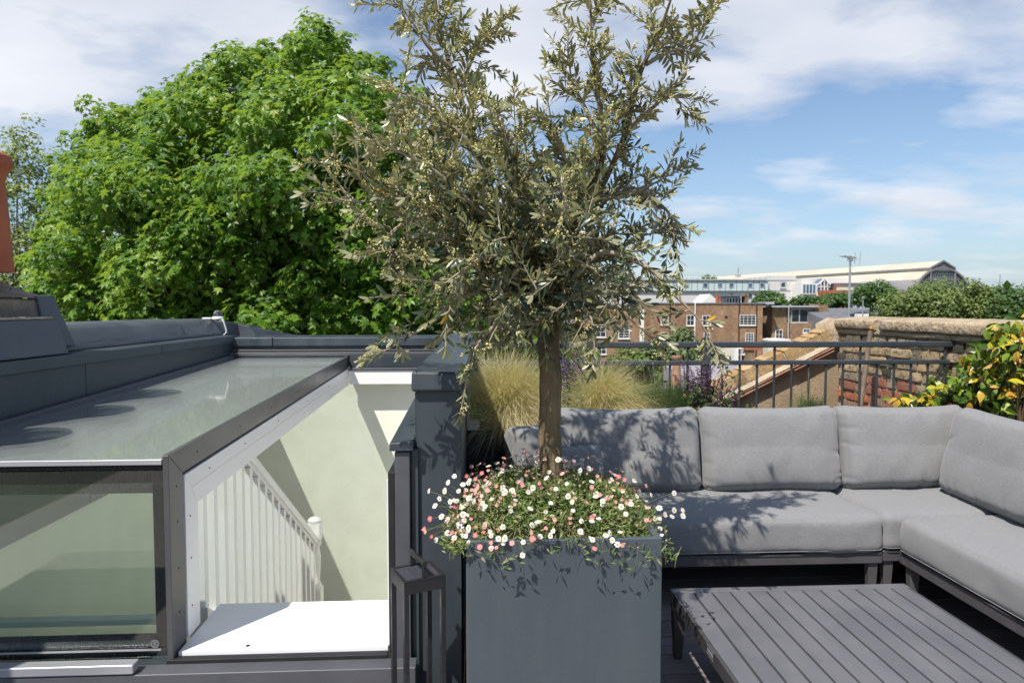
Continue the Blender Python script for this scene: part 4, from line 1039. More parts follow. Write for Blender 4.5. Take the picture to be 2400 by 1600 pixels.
# iron cresting on the skyline
ic = thing('roof_finial', 'small iron finial cresting on the skyline above the mint block', 'finial', (at(1730, 648, 300).x, 300, at(1730, 650, 300).z))
m = MB(); c0 = Vector(ic.location)
for dx, h in ((-1.0, 1.4), (-.5, 1.0), (0, 4.4), (.5, 1.0), (1.0, 1.4)): m.tube([(c0.x + dx, 300, c0.z), (c0.x + dx, 300, c0.z + h)], .09, 6)
m.bar((c0.x - 1.1, 300, c0.z + .5), (c0.x + 1.1, 300, c0.z + .5), .12, .12); m.bar((c0.x - .5, 300, c0.z + 3.2), (c0.x + .5, 300, c0.z + 3.2), .1, .1)
m.build('iron_spikes', M['pipe'], ic)
mp_ = thing('mast', 'thin mast on the skyline above the far right trees', 'mast', (at(2342, 700, 260).x, 260, -11))
MB().tube([(mp_.location.x, 260, -11), (mp_.location.x, 260, at(2342, 643, 260).z)], [.2, .08], 6).build('pole', M['pipe'], mp_)
fw = thing('far_white_house', 'white house end showing between the far right trees', 'building', (at(2318, 710, 110).x, 110, -11))
facade(fw, 'wall', 2300, 2340, 692, 0, 110, 8, M['stucco'], -11); facade(fw, 'roof', 2298, 2342, 672, 692, 112, 8, M['zinc']); window(fw, 2309, 2320, 700, 712, 110, 2, 2)

# television aerial
YA = 30.0
ae = thing('tv_aerial', 'tall television aerial on a grey pole behind the boundary wall', 'aerial', (at(1993, 800, YA).x, YA, -3))
a = at(1993, 604, YA)
MB().tube([(a.x, YA, -3), (a.x, YA, a.z + .1)], 0.045, 8).build('pole', M['galv'], ae)
l_ = at(1974, 600, YA); r_ = at(2007, 605, YA)
MB().bar(l_, r_, .035, .035).build('boom', M['galv'], ae)
for q in range(9):
    p_ = l_.lerp(r_, q / 9.5); MB().tube([(p_.x, p_.y - .25, p_.z + .0), (p_.x, p_.y + .25, p_.z)], .014, 5).build('element', M['galv'], ae)
for px in (2005, 2017):
    q0 = at(px, 590, YA); q1 = at(px, 618 if px == 2005 else 622, YA); MB().tube([(q0.x, YA, q0.z), (q1.x - .05, YA, q1.z)], .014, 5).build('reflector', M['galv'], ae)
MB().bar((a.x, YA, at(1993, 612, YA).z), at(2016, 607, YA), .02, .02).build('reflector_arm', M['galv'], ae)
MB().box((a.x - .1, YA - .06, a.z - .12), (a.x + .1, YA + .06, a.z + .02)).build('clamp', M['galv'], ae)
p2 = at(2023, 702, 60)
a2 = thing('roof_vent_pole', 'short thin grey pole with finial right of the aerial', 'pole', (p2.x, 60, -3))
MB().tube([(p2.x, 60, -3), (p2.x, 60, p2.z)], .05, 6).build('pole', M['galv'], a2); MB().lathe([(.02, 0), (.14, .06), (.14, .2), (.02, .3)], p2, 8).build('knob', M['slate'], a2)

# ================================================================== trees
# leaf templates: x side, y along, z normal
PALM = [(0, 0.32, 0.03), (0, -0.02, 0), (0.20, 0.02, 0.02), (0.52, 0.16, -0.06), (0.26, 0.34, 0.03), (0.50, 0.66, -0.06), (0.18, 0.60, 0.03), (0, 1.0, -0.08), (-0.18, 0.60, 0.03), (-0.50, 0.66, -0.06), (-0.26, 0.34, 0.03), (-0.52, 0.16, -0.06), (-0.20, 0.02, 0.02)]
PALM_T = [(0, i, i + 1) for i in range(1, 12)] + [(0, 12, 1)]
DIA = [(0, 0, 0), (0.34, 0.45, 0.07), (0, 1, -0.03), (-0.34, 0.45, 0.07)]
DIA_T = [(0, 1, 2), (0, 2, 3)]
LANCE = [(0, 0, 0), (0.095, 0.22, 0.03), (0, 0.23, 0.0), (-0.095, 0.22, 0.03), (0.145, 0.55, 0.035), (0, 0.56, 0.0), (-0.145, 0.55, 0.035), (0.10, 0.84, 0.025), (0, 0.85, 0), (-0.10, 0.84, 0.025), (0, 1, 0)]
LANCE_T = [(0, 1, 2), (0, 2, 3), (1, 4, 5), (1, 5, 2), (2, 5, 6), (2, 6, 3), (4, 7, 8), (4, 8, 5), (5, 8, 9), (5, 9, 6), (7, 10, 8), (8, 10, 9)]

def rand_dirs(n): return nrm(RNG.normal(size=(n, 3)))
def clump_leaves(C, rad, per, size, tv, tt, up=0.35, shell_=0.75, outward=None, droop=0.5):
    """leaves about clump centres C (k,3) with radii rad (k,)"""
    k_ = len(C); n = k_ * per
    Cc = np.repeat(C, per, 0); rr_ = np.repeat(rad, per)[:, None]
    d = rand_dirs(n); d[:, 2] = d[:, 2] * 0.9 + 0.12; d = nrm(d)
    r_ = (shell_ + (1 - shell_) * RNG.random((n, 1))) ** 1.0 * RNG.random((n, 1)) ** 0.25
    Pn = Cc + d * rr_ * r_ * np.array([1.1, 1.1, 0.85])
    N = nrm(d * 0.6 + rand_dirs(n) * 0.7 + np.array([0, 0, up]) + np.array(SUN_TO) * 0.55)
    A_ = nrm(rand_dirs(n) + d * 0.6 + np.array([0, 0, -droop])); A_ = nrm(A_ - N * (A_ * N).sum(1, keepdims=True))
    S = size * (0.5 + 0.9 * RNG.random(n))
    hue = np.repeat(RNG.random(k_), per) * 0.35 + RNG.random(n) * 0.65
    return scatter(tv, tt, Pn, A_, N, S, hue, bend=RNG.uniform(-0.25, 0.05, n))

def limbs(base, tips, r0, name, mat, parent, wob=0.15):
    m = MB(); base = Vector(base)
    for tp in tips:
        tp = Vector(tp); mid = base.lerp(tp, 0.5) + Vector(noise.random_unit_vector()) * wob * (tp - base).length * 0.4 - Vector((0, 0, 0.06 * (tp - base).length))
        pts = bez(base, mid, tp, 8); m.tube(pts, [r0 * (1 - 0.88 * i / 7) for i in range(8)], 6, False)
    return m.build(name, mat, parent, ang=80)

# ---- great plane tree
YP = 13.5
sil = np.array([(66, 900), (62, 660), (72, 600), (100, 520), (122, 430), (150, 360), (185, 300), (235, 240), (300, 246), (370, 212), (430, 180), (500, 150), (530, 108), (600, 102), (650, 118), (690, 80), (745, 36), (790, 80), (822, 112), (885, 126), (912, 180), (960, 215), (1010, 330), (1080, 450), (1125, 560), (1150, 700), (1165, 900)], float)
def inside(p, poly):
    x, y_ = p[:, 0], p[:, 1]; c = np.zeros(len(p), bool); j = len(poly) - 1
    for i in range(len(poly)):
        xi, yi = poly[i]; xj, yj = poly[j]
        c ^= ((yi > y_) != (yj > y_)) & (x < (xj - xi) * (y_ - yi) / (yj - yi + 1e-9) + xi); j = i
    return c
def bdist(p, poly):
    d = np.full(len(p), 1e9)
    for i in range(len(poly) - 1):
        a_, b_ = poly[i], poly[i + 1]; ab = b_ - a_
        t_ = np.clip(((p - a_) @ ab) / (ab @ ab), 0, 1)[:, None]; d = np.minimum(d, np.linalg.norm(p - (a_ + t_ * ab), axis=1))
    return d
def to_world(px, py, Y):
    d = np.array(_f)[None] + np.array(_r)[None] * ((px - 1200) / F_PX)[:, None] + np.array(_u)[None] * ((800 - py) / F_PX)[:, None]
    return np.array(CAM)[None] + d * (Y / d[:, 1])[:, None]
pt_ = thing('plane_tree', 'big leafy green plane tree filling the left background', 'tree', (at(700, 800, YP).x, YP + 1.0, -11))
cand = np.stack([RNG.uniform(60, 1170, 6000), RNG.uniform(30, 900, 6000)], 1)
cand = cand[inside(cand, sil)]; bd = bdist(cand, sil)
sel, seld = [], []
for p_, d_ in zip(cand, bd):       # spread clump places evenly
    if d_ < 26: continue
    if all((p_[0] - q[0]) ** 2 + (p_[1] - q[1]) ** 2 > 34 ** 2 for q in sel): sel.append(p_); seld.append(d_)
sel = np.array(sel); seld = np.array(seld)
tt_ = np.clip(seld / 330, 0, 1); bulge = 3.6 * np.sqrt(1 - (1 - tt_) ** 2)
lump = np.array([noise.noise(Vector((p_[0] / 95, p_[1] / 95, 2))) for p_ in sel]) * 2.3
Cf = to_world(sel[:, 0], sel[:, 1], YP + 1.6 - bulge + lump)
radf = np.clip(seld * YP / F_PX * 1.0, 0.26, 0.52) * RNG.uniform(0.8, 1.15, len(sel))
Cb = to_world(sel[::2, 0], sel[::2, 1], YP + 2.2 + bulge[::2] * 0.75); radb = radf[::2] * 1.1
tipc = []
for (px, py) in sil[2:-2]:
    for q in range(3): tipc.append((px + random.uniform(-26, 26), py + random.uniform(4, 34), YP + 1.6 + random.uniform(-1, 1)))
tipc = np.array(tipc); Ct = to_world(tipc[:, 0], tipc[:, 1], tipc[:, 2])
cr1 = clump_leaves(Cf, radf, 135, 0.136, PALM, PALM_T, up=0.25, droop=0.3)
cr2 = clump_leaves(Cb, radb, 34, 0.20, PALM, PALM_T)
cr3 = clump_leaves(Ct, np.full(len(Ct), 0.26), 44, 0.12, PALM, PALM_T)
V, T, rn = merge([cr1, cr2, cr3])
V = V - np.array(pt_.location)
cr = mesh_obj('crown', fastmesh('crown', V, T, rn), M['l_plane'], pt_); cr['kind'] = 'stuff'
tb_ = Vector(pt_.location)
MB().tube([tb_, tb_ + Vector((.1, 0, 5)), tb_ + Vector((-.1, .1, 9.5)), tb_ + Vector((0, 0, 12))], [.55, .45, .36, .3], 12).build('trunk', M['bark_far'], pt_)
limbs(tb_ + Vector((0, 0, 10.6)), [tuple(c) for c in Cf[::9]], .16, 'limb', M['bark_far'], pt_)
limbs(tb_ + Vector((0, 0, 11.6)), [tuple(c) for c in Cf[4::17]], .10, 'limb', M['bark_far'], pt_)

def round_tree(name, label, px0, px1, py0, py1, Y, mat, nclump, per, leaf, group=None, tv=DIA, tt=DIA_T, rad=0.34, shape=1.0, open_=0.0):
    c0 = at((px0 + px1) / 2, (py0 + py1) / 2, Y); hwx = (at(px1, py0, Y).x - at(px0, py0, Y).x) / 2; hz = (at(px0, py0, Y).z - at(px0, py1, Y).z) / 2
    o = thing(name, label, 'tree', (c0.x, Y, -11), group=group)
    d = rand_dirs(nclump); d[:, 2] = d[:, 2] * 0.8 + 0.15
    r_ = (0.55 + 0.45 * RNG.random((nclump, 1)))
    rr_ = rad * hwx * RNG.uniform(0.7, 1.2, nclump)
    C = np.array(c0)[None] + nrm(d) * r_ * np.array([hwx - rad * hwx * .6, hwx * .9, hz - rad * hwx * .4 if hz > rad * hwx else hz])
    V, T, rn = clump_leaves(C, rr_, per, leaf, tv, tt, up=0.4)
    cw = mesh_obj('crown', fastmesh('crown', V - np.array(o.location), T, rn), mat, o); cw['kind'] = 'stuff'
    m = MB().tube([(c0.x, Y, -11), (c0.x, Y, c0.z - hz * .3)], [.3, .2], 8).build('trunk', M['bark_far'], o)
    limbs((c0.x, Y, c0.z - hz * .8), [tuple(c) for c in C[::3]], .12 if Y > 30 else .03, 'limb', M['bark_far'], o)
    return o
gB = 'trees among the houses behind'
round_tree('pale_tree', 'tall loose pale green tree behind the chimney pot at far left', -60, 152, 246, 900, 24, M['l_pale'], 170, 50, .13, rad=.26)
round_tree('round_tree', 'small dark round tree in front of the mint block', 1758, 1850, 681, 728, 112, M['l_dark'], 30, 120, .5, gB)
round_tree('round_tree', 'low spreading dark tree left of the aerial, above the studio roof', 1856, 1940, 693, 726, 116, M['l_dark'], 30, 110, .5, gB)
round_tree('round_tree', 'dark tree just left of the aerial pole under the orange wall', 1915, 1998, 684, 728, 118, M['l_dark'], 30, 110, .5, gB)
round_tree('round_tree', 'taller dark green round tree just right of the aerial pole', 1990, 2098, 657, 725, 96, M['l_dark'], 44, 130, .45, gB)
round_tree('leafy_tree', 'broad yellow green tree rising behind the wall in front of the hall gable', 2068, 2250, 652, 790, 60, M['l_mid'], 70, 150, .30, gB)
round_tree('leafy_tree', 'upright yellow green tree right of the hall gable', 2205, 2322, 644, 790, 62, M['l_mid'], 50, 140, .30, gB)
round_tree('leafy_tree', 'dark tree at the far right edge behind the wall', 2300, 2470, 652, 800, 66, M['l_dark'], 80, 110, .32, gB)
round_tree('pine_bush', 'wide dark pine bush below the railing in front of the terrace', 1490, 1692, 768, 960, 38, M['l_pine'], 110, 130, .20, rad=.22)
round_tree('hedge_bush', 'yellowish green bush below the railing left of the pine', 1400, 1540, 802, 960, 34, M['l_mid'], 60, 110, .17, rad=.22)
round_tree('garden_tree', 'bright leafy garden tree behind the olive trunk', 1060, 1420, 700, 1180, 17, M['l_plane'], 170, 90, .14, tv=PALM, tt=PALM_T, rad=.2)
round_tree('small_tree', 'tiny roof garden tree on top of the mint block', 1645, 1682, 643, 664, 178, M['l_mid'], 14, 60, .5, gB)

# ================================================================== terrace furniture
def rbox(w_, d_, h_, r_, nx, ny, nz, shape=None):
    """rounded box of w x d x h centred on origin, gridded; shape(p, n, uvw) may move points"""
    verts = {}; V = []; Fc = []
    def lin(n): return [-1 + 2 * i / n for i in range(n + 1)]
    def mapc(t_, half):      # denser near the edges
        return half * (0.75 * t_ + 0.25 * math.sin(t_ * math.pi / 2))
    hx, hy, hz = w_ / 2, d_ / 2, h_ / 2
    def vid(u, v, w__):
        key = (round(u, 5), round(v, 5), round(w__, 5))
        if key in verts: return verts[key]
        p = Vector((mapc(u, hx), mapc(v, hy), mapc(w__, hz)))
        q = Vector((max(-hx + r_, min(hx - r_, p.x)), max(-hy + r_, min(hy - r_, p.y)), max(-hz + r_, min(hz - r_, p.z))))
        dd = p - q
        n_ = dd.normalized() if dd.length > 1e-6 else Vector((0, 0, 1))
        p = q + n_ * r_
        if shape: p = shape(p, n_, (u, v, w__))
        verts[key] = len(V); V.append(p); return verts[key]
    def face(fn, na, nb):
        A_, B_ = lin(na), lin(nb)
        for i in range(na):
            for j in range(nb): Fc.append((fn(A_[i], B_[j]), fn(A_[i + 1], B_[j]), fn(A_[i + 1], B_[j + 1]), fn(A_[i], B_[j + 1])))
    face(lambda a_, b_: vid(a_, b_, 1), nx, ny); face(lambda a_, b_: vid(a_, b_, -1), nx, ny)
    face(lambda a_, b_: vid(a_, -1, b_), nx, nz); face(lambda a_, b_: vid(a_, 1, b_), nx, nz)
    face(lambda a_, b_: vid(-1, a_, b_), ny, nz); face(lambda a_, b_: vid(1, a_, b_), ny, nz)
    m = MB(); m.v = [tuple(p) for p in V]; m.f = Fc
    return m
def back_cushion(label, loc, w_, h_, tilt, rotz=0.0, seed=0, t_=0.17, group='sofa back cushions'):
    rnd = random.Random(seed)
    creases = []
    for q in range(24):
        side = rnd.choice('lrbbt'); L = rnd.uniform(0.05, 0.16)
        if side in 'lr': x0 = (-1 if side == 'l' else 1) * w_ / 2; z0 = rnd.uniform(-h_ / 2, h_ / 2 * 0.9); a_ = (0 if side == 'l' else math.pi) + rnd.uniform(-.6, .6)
        elif side == 'b': x0 = rnd.uniform(-w_ / 2, w_ / 2); z0 = -h_ / 2; a_ = math.pi / 2 + rnd.uniform(-.6, .6)
        else: x0 = rnd.uniform(-w_ / 2, w_ / 2); z0 = h_ / 2; a_ = -math.pi / 2 + rnd.uniform(-.5, .5)
        creases.append((x0, z0, math.cos(a_), math.sin(a_), L, rnd.uniform(.004, .011), rnd.uniform(.006, .013)))
    def shape(p, n_, uvw):
        u, v, w__ = uvw
        bul = (1 - abs(u) ** 2.6) * (1 - abs(w__) ** 2.6)
        y = p.y + (-1 if v < 0 else 1) * abs(v) ** 1 * 0.035 * bul
        # edges pulled in between the corners, corners full
        x = p.x * (1 - 0.018 * (1 - w__ * w__)); z = p.z * (1 - 0.03 * (1 - u * u) * (1 if w__ > 0 else 0.3))
        z -= 0.012 * (1 - u * u) * max(w__, 0)
        pin = (abs(u) * abs(w__)) ** 5
        y *= (1 - 0.45 * pin)
        # belly sagging towards the bottom
        y += (-0.02 if v < 0 else 0.005) * max(0, -w__) * (1 - abs(w__)) * 2 * (1 - u ** 4)
        dsp = 0.0
        for (x0, z0, cx_, cz_, L, am, wd) in creases:
            dx, dz = x - x0, z - z0; s = dx * cx_ + dz * cz_; t2 = -dx * cz_ + dz * cx_
            if -0.01 < s < L: dsp += am * math.exp(-(t2 / (wd * (1 + s * 6))) ** 2) * (1 - s / L)
        nn = noise.noise(Vector((x * 5 + seed, z * 5, y * 3))) * 0.011 + noise.noise(Vector((x * 13 + seed, z * 10, 5))) * 0.0035
        return Vector((x, y + (dsp + nn) * (1 if v < 0 else -1), z))
    m = rbox(w_, t_, h_, 0.055, 84, 10, 56, shape)
    o = m.build('back_cushion', M['fabric'], None, ang=180)
    o.location = loc; o.rotation_euler = (tilt, 0, rotz); o.rotation_mode = 'XYZ'
    tag(o, label, 'cushion', group)
    # seam piping along the side edges
    for s in (-1, 1):
        pts = [(s * (w_ / 2 * (1 - 0.018 * (1 - t * t)) + 0.001), 0.0, t * (h_ / 2 - 0.03)) for t in np.linspace(-1, 1, 15)]
        MB().tube(pts, 0.0032, 6).build('seam_piping', M['fabric'], o, local=True)
    return o
SEAT = 0.425
def seat_cushion(label, x0, x1, y0, y1, seed, group='sofa seat cushions', th=0.165, crown=0.016):
    w_, d_ = x1 - x0, y1 - y0
    def shape(p, n_, uvw):
        u, v, w__ = uvw
        z = p.z
        if w__ > 0: z += crown * (1 - u ** 4) * (1 - v ** 4) * w__
        nn = noise.noise(Vector((p.x * 4 + seed, p.y * 4, p.z * 6))) * 0.011 + noise.noise(Vector((p.x * 15, p.y * 15 + seed, p.z * 12))) * 0.003
        q = Vector((p.x, p.y, z)) + n_ * nn
        # soft sag of the vertical faces
        if v == -1: q.y -= 0.008 * (1 - w__ * w__) * (1 - u ** 6)
        if u == -1: q.x -= 0.008 * (1 - w__ * w__) * (1 - v ** 6)
        return q
    o = rbox(w_, d_, th, 0.032, max(10, int(w_ / .02)), max(10, int(d_ / .02)), 12, shape).build('seat_cushion', M['fabric'], None, ang=180)
    o.location = ((x0 + x1) / 2, (y0 + y1) / 2, SEAT - th / 2)
    tag(o, label, 'cushion', group)
    loop = []
    for zz in (-th / 2 + 0.014,):
        r_ = 0.022; X, Yy = w_ / 2 + 0.001, d_ / 2 + 0.001
        loop = [(-X + r_, -Yy, zz), (X - r_, -Yy, zz), (X, -Yy + r_, zz), (X, Yy - r_, zz), (X - r_, Yy, zz), (-X + r_, Yy, zz), (-X, Yy - r_, zz), (-X, -Yy + r_, zz), (-X + r_, -Yy, zz)]
        MB().tube(loop, 0.0019, 6, False).build('seam_piping', M['fabric'], o, local=True)
    return o
def sofa_frame(name, label, x0, x1, y0, y1, legs, group='sofa modules', backs=()):
    o = thing(name, label, 'sofa', ((x0 + x1) / 2, (y0 + y1) / 2, 0), group=group)
    zt_ = SEAT - 0.168; zb = zt_ - 0.052
    MB().box((x0, y0, zb), (x1, y0 + 0.035, zt_)).build('front_beam', M['sofa_metal'], o, bev=0.005)
    MB().box((x0, y1 - 0.035, zb), (x1, y1, zt_)).build('rear_beam', M['sofa_metal'], o, bev=0.005)
    MB().box((x0, y0 + 0.036, zb), (x0 + 0.035, y1 - 0.036, zt_)).build('side_beam', M['sofa_metal'], o, bev=0.005)
    MB().box((x1 - 0.035, y0 + 0.036, zb), (x1, y1 - 0.036, zt_)).build('side_beam', M['sofa_metal'], o, bev=0.005)
    MB().box((x0 + .036, y0 + .036, zt_ - .03), (x1 - .036, y1 - .036, zt_ - .018)).build('seat_deck', M['black'], o)
    for lx, ly in legs:
        m = MB().hexa([(lx - .014, ly - .014, 0), (lx + .014, ly - .014, 0), (lx + .014, ly + .014, 0), (lx - .014, ly + .014, 0), (lx - .024, ly - .017, zb - .001), (lx + .024, ly - .017, zb - .001), (lx + .024, ly + .024, zb - .001), (lx - .024, ly + .024, zb - .001)])
        m.build('leg', M['sofa_metal'], o, bev=0.004)
    for (a_, b_) in backs: MB().box(a_, b_).build('back_frame', M['sofa_metal'], o, bev=0.005)
    return o
XS0, XS1, XC1 = 0.16, 1.865, 2.62
YS0, YS1 = 2.99, 3.70
sofa_frame('sofa_module', 'long grey sofa module along the planting, beside the olive planter', XS0, XS1, YS0, YS1, [(XS0 + .05, YS0 + .03), (XS1 - .035, YS0 + .03), (XS0 + .05, YS1 - .04), (XS1 - .05, YS1 - .04)],
           backs=[((XS0, 3.66, SEAT - .165), (XS1, 3.695, 0.66)), ((XS0, YS0 + .2, SEAT - .165), (XS0 + .03, 3.65, 0.62))])
sofa_frame('sofa_corner_module', 'square grey corner module of the sofa', XS1 + .006, XC1, YS0 + .02, YS1, [(XS1 + .05, YS0 + .05), (XC1 - .04, YS1 - .04), (XS1 + .05, YS1 - .04), (XC1 - .04, YS0 + .06)],
           backs=[((XS1 + .006, 3.66, SEAT - .165), (XC1, 3.695, 0.66)), ((XC1 - .03, YS0 + .02, SEAT - .165), (XC1 + .002, 3.655, 0.66))])
sofa_frame('sofa_side_module', 'grey side module of the sofa reaching toward the camera on the right', 1.945, XC1, 1.1, YS0 + .002, [(1.985, YS0 - .04), (XC1 - .04, YS0 - .04), (1.985, 1.15), (XC1 - .04, 1.15)],
           backs=[((XC1 - .03, 1.1, SEAT - .165), (XC1 + .002, YS0, 0.66))])
seat_cushion('long grey seat cushion dappled by the olive tree shadow', XS0 + .01, XS1, YS0 - .015, 3.64, 3)
seat_cushion('grey corner seat cushion between the two long seat cushions', XS1 + .008, XC1 - .03, YS0 + .005, 3.64, 8)
seat_cushion('grey seat cushion of the side module at the right edge, nearest the camera', 1.935, XC1 - .03, 1.1, YS0 - .003, 15)
HC = 0.445
zc0 = SEAT + HC / 2 * 0.97 + 0.002
TL = R(-13)
def cu(px): return at(px, 1040, 3.5).x
xa, xb_, xc, xd = cu(1296), cu(1636), cu(1958), cu(2262)
back_cushion('grey back cushion behind the olive trunk with leaf shadow on it', ((xa + xb_) / 2, 3.49, zc0), xb_ - xa - .004, HC, TL, 0, 1)
back_cushion('grey back cushion in the middle of the sofa, second from the olive trunk', ((xb_ + xc) / 2, 3.49, zc0), xc - xb_ - .004, HC, TL, 0, 2)
back_cushion('grey back cushion in the sofa corner, third from the olive trunk', ((xc + xd) / 2, 3.505, zc0 - .003), xd - xc - .004, HC, TL, 0, 3)
back_cushion('large grey back cushion at the right edge facing left, on the side module', (2.47, 2.925, zc0 + .005), 0.86, HC + .015, R(-12), R(-90), 4)
back_cushion('grey end cushion left of the olive trunk', (0.335, 3.40, zc0 - .035), 0.40, 0.40, R(-10), R(38), 5, .15, 'sofa end cushions')
o = back_cushion('smaller shaded grey cushion low behind the olive trunk', (0.45, 3.24, SEAT + .15), 0.34, 0.30, R(-22), R(8), 6, .14, 'sofa end cushions')

# ---- coffee table
H_T = 0.268
tb0 = atz(1570, 1378, H_T); tb1 = atz(2127, 1371, H_T)
TX0, TX1, TYB, TYF = tb0.x, tb1.x, tb0.y, 1.42
tbl = thing('coffee_table', 'low grey slatted aluminium coffee table in front of the sofa', 'table', ((TX0 + TX1) / 2, 2.0, 0), R(0))
MB().box((TX0, TYB - .04, H_T - .05), (TX1, TYB, H_T)).build('end_rail', M['table'], tbl, bev=0.003)
MB().box((TX0, TYF, H_T - .05), (TX1, TYF + .04, H_T)).build('end_rail', M['table'], tbl, bev=0.003)
MB().box((TX0, TYF + .041, H_T - .05), (TX0 + .012, TYB - .041, H_T - .0012)).build('side_rail', M['table_frame'], tbl, bev=0.002)
MB().box((TX1 - .012, TYF + .041, H_T - .05), (TX1, TYB - .041, H_T - .0012)).build('side_rail', M['table_frame'], tbl, bev=0.002)
NS = 13
first = None
gap = 0.0085; sw = (TX1 - TX0 - 0.026 - gap * (NS - 1)) / NS
for i in range(NS):
    x = TX0 + 0.013 + i * (sw + gap)
    MB().box((x, TYF + .044, H_T - .018), (x + sw, TYB - .044, H_T - .0005)).build('slat', M['table'], tbl, bev=0.002)
for yy in (1.7, 2.05, 2.4): MB().box((TX0 + .014, yy, H_T - .048), (TX1 - .014, yy + .03, H_T - .0195)).build('cross_bar', M['table_frame'], tbl)
for lx, sx in ((TX0, 1), (TX1, -1)):
    for ly, sy in ((TYB, -1), (TYF, 1)):
        m = MB().hexa([(lx + sx * .012, ly + sy * .008, 0), (lx + sx * .042, ly + sy * .008, 0), (lx + sx * .042, ly + sy * .038, 0), (lx + sx * .012, ly + sy * .038, 0),
                       (lx + sx * .001, ly + sy * .001, H_T - .051), (lx + sx * .056, ly + sy * .001, H_T - .051), (lx + sx * .056, ly + sy * .045, H_T - .051), (lx + sx * .001, ly + sy * .045, H_T - .051)])
        m.build('leg', M['table_frame'], tbl, bev=0.004)
pl = atx(1665, 1528, TX0 - .001)
MB().box((TX0 - .002, pl.y - .035, pl.z - .014), (TX0 - .0002, pl.y + .035, pl.z + .014)).build('badge', M['black'], tbl)
m = MB()
for q in range(6): m.box((TX0 - .003, pl.y - .028 + q * .0095, pl.z - .006), (TX0 - .0021, pl.y - .022 + q * .0095, pl.z + .005))
m.box((TX0 - .003, pl.y - .034, pl.z + .0125), (TX0 - .0021, pl.y + .034, pl.z + .0138)); m.box((TX0 - .003, pl.y - .034, pl.z - .0138), (TX0 - .0021, pl.y + .034, pl.z - .0125))
m.build('badge_relief', M['galv'], tbl)

# ---- planter box of the olive
YPL = 2.0
pa = at(1092, 1268, YPL); pb_ = at(1553, 1262, YPL)
PX0, PX1, PZ = pa.x, pb_.x, pa.z
PYB = YPL + (PX1 - PX0)
pln = thing('planter_box', 'tall square dark grey planter box holding the olive tree and daisies', 'planter', ((PX0 + PX1) / 2, (YPL + PYB) / 2, 0))
t_ = 0.022
m = MB(); m.box((PX0, YPL, 0.002), (PX1, YPL + t_, PZ)); m.build('front_panel', M['planter'], pln, bev=0.004)
MB().box((PX0, PYB - t_, 0.002), (PX1, PYB, PZ)).build('rear_panel', M['planter'], pln, bev=0.004)
MB().box((PX0, YPL + t_ + .0005, 0.002), (PX0 + t_, PYB - t_ - .0005, PZ - .0005)).build('side_panel', M['planter'], pln, bev=0.003)
MB().box((PX1 - t_, YPL + t_ + .0005, 0.002), (PX1, PYB - t_ - .0005, PZ - .0005)).build('side_panel', M['planter'], pln, bev=0.003)
so = MB(); n1 = 20
for i in range(n1 + 1):
    for j in range(n1 + 1):
        xx = PX0 + t_ + (PX1 - PX0 - 2 * t_) * i / n1; yy = YPL + t_ + (PYB - YPL - 2 * t_) * j / n1
        so.v.append((xx, yy, PZ - .03 + .012 * noise.noise(Vector((xx * 20, yy * 20, 0)))))
for i in range(n1):
    for j in range(n1): a = i * (n1 + 1) + j; so.f.append((a, a + 1, a + n1 + 2, a + n1 + 1))
so.build('soil', M['soil'], pln, ang=80)

# ---- lantern
lz = 0.572
lc = Vector((-0.180, 2.07, 0))
lan = thing('lantern', 'tall black metal lantern with solar top and handle before the parapet pier', 'lantern', lc, R(25))
S_ = 0.066
HB = 0.040
MB().box((-S_, -S_, lz - HB), (S_, S_, lz - .004)).build('head', M['black'], lan, local=True, bev=0.002)
for a, b in (((-S_, -S_), (S_, -S_ + .011)), ((-S_, S_ - .011), (S_, S_)), ((-S_, -S_ + .0112), (-S_ + .011, S_ - .0112)), ((S_ - .011, -S_ + .0112), (S_, S_ - .0112))):
    MB().box((a[0], a[1], lz - .0038), (b[0], b[1], lz + .001)).build('head_rim', M['black'], lan, local=True, bev=0.001)
MB().box((-S_ + .0115, -S_ + .0115, lz - .0038), (S_ - .0115, S_ - .0115, lz - .0015)).build('solar_panel', pm('solar_cell', (0.03, 0.032, 0.042), (0.06, 0.06, 0.07), 90, (1, 8, 1), rough=0.35), lan, local=True)
for sx in (-1, 1):
    for sy in (-1, 1):
        MB().box((sx * S_ - (sx > 0) * .015, sy * S_ - (sy > 0) * .015, 0), (sx * S_ + (sx < 0) * .015, sy * S_ + (sy < 0) * .015, lz - HB - .0005)).build('leg', M['black'], lan, local=True, bev=0.001)
MB().box((-S_, -S_, .03), (S_, S_, .042)).build('base_plate', M['black'], lan, local=True, bev=0.002)
for sy in (-1, 1): MB().box((-.006, sy * .055 - .005, lz + .0012), (.006, sy * .055 + .005, lz + .040)).build('handle_post', M['black'], lan, local=True, bev=0.002)
MB().tube([(0, -.063, lz + .043), (0, .063, lz + .043)], .0085, 14).build('handle', M['black'], lan, local=True)
MB().lathe([(.02, lz - HB - .012), (.02, lz - HB - .001)], (0, 0, 0), 16).build('lamp', M['white'], lan, local=True)

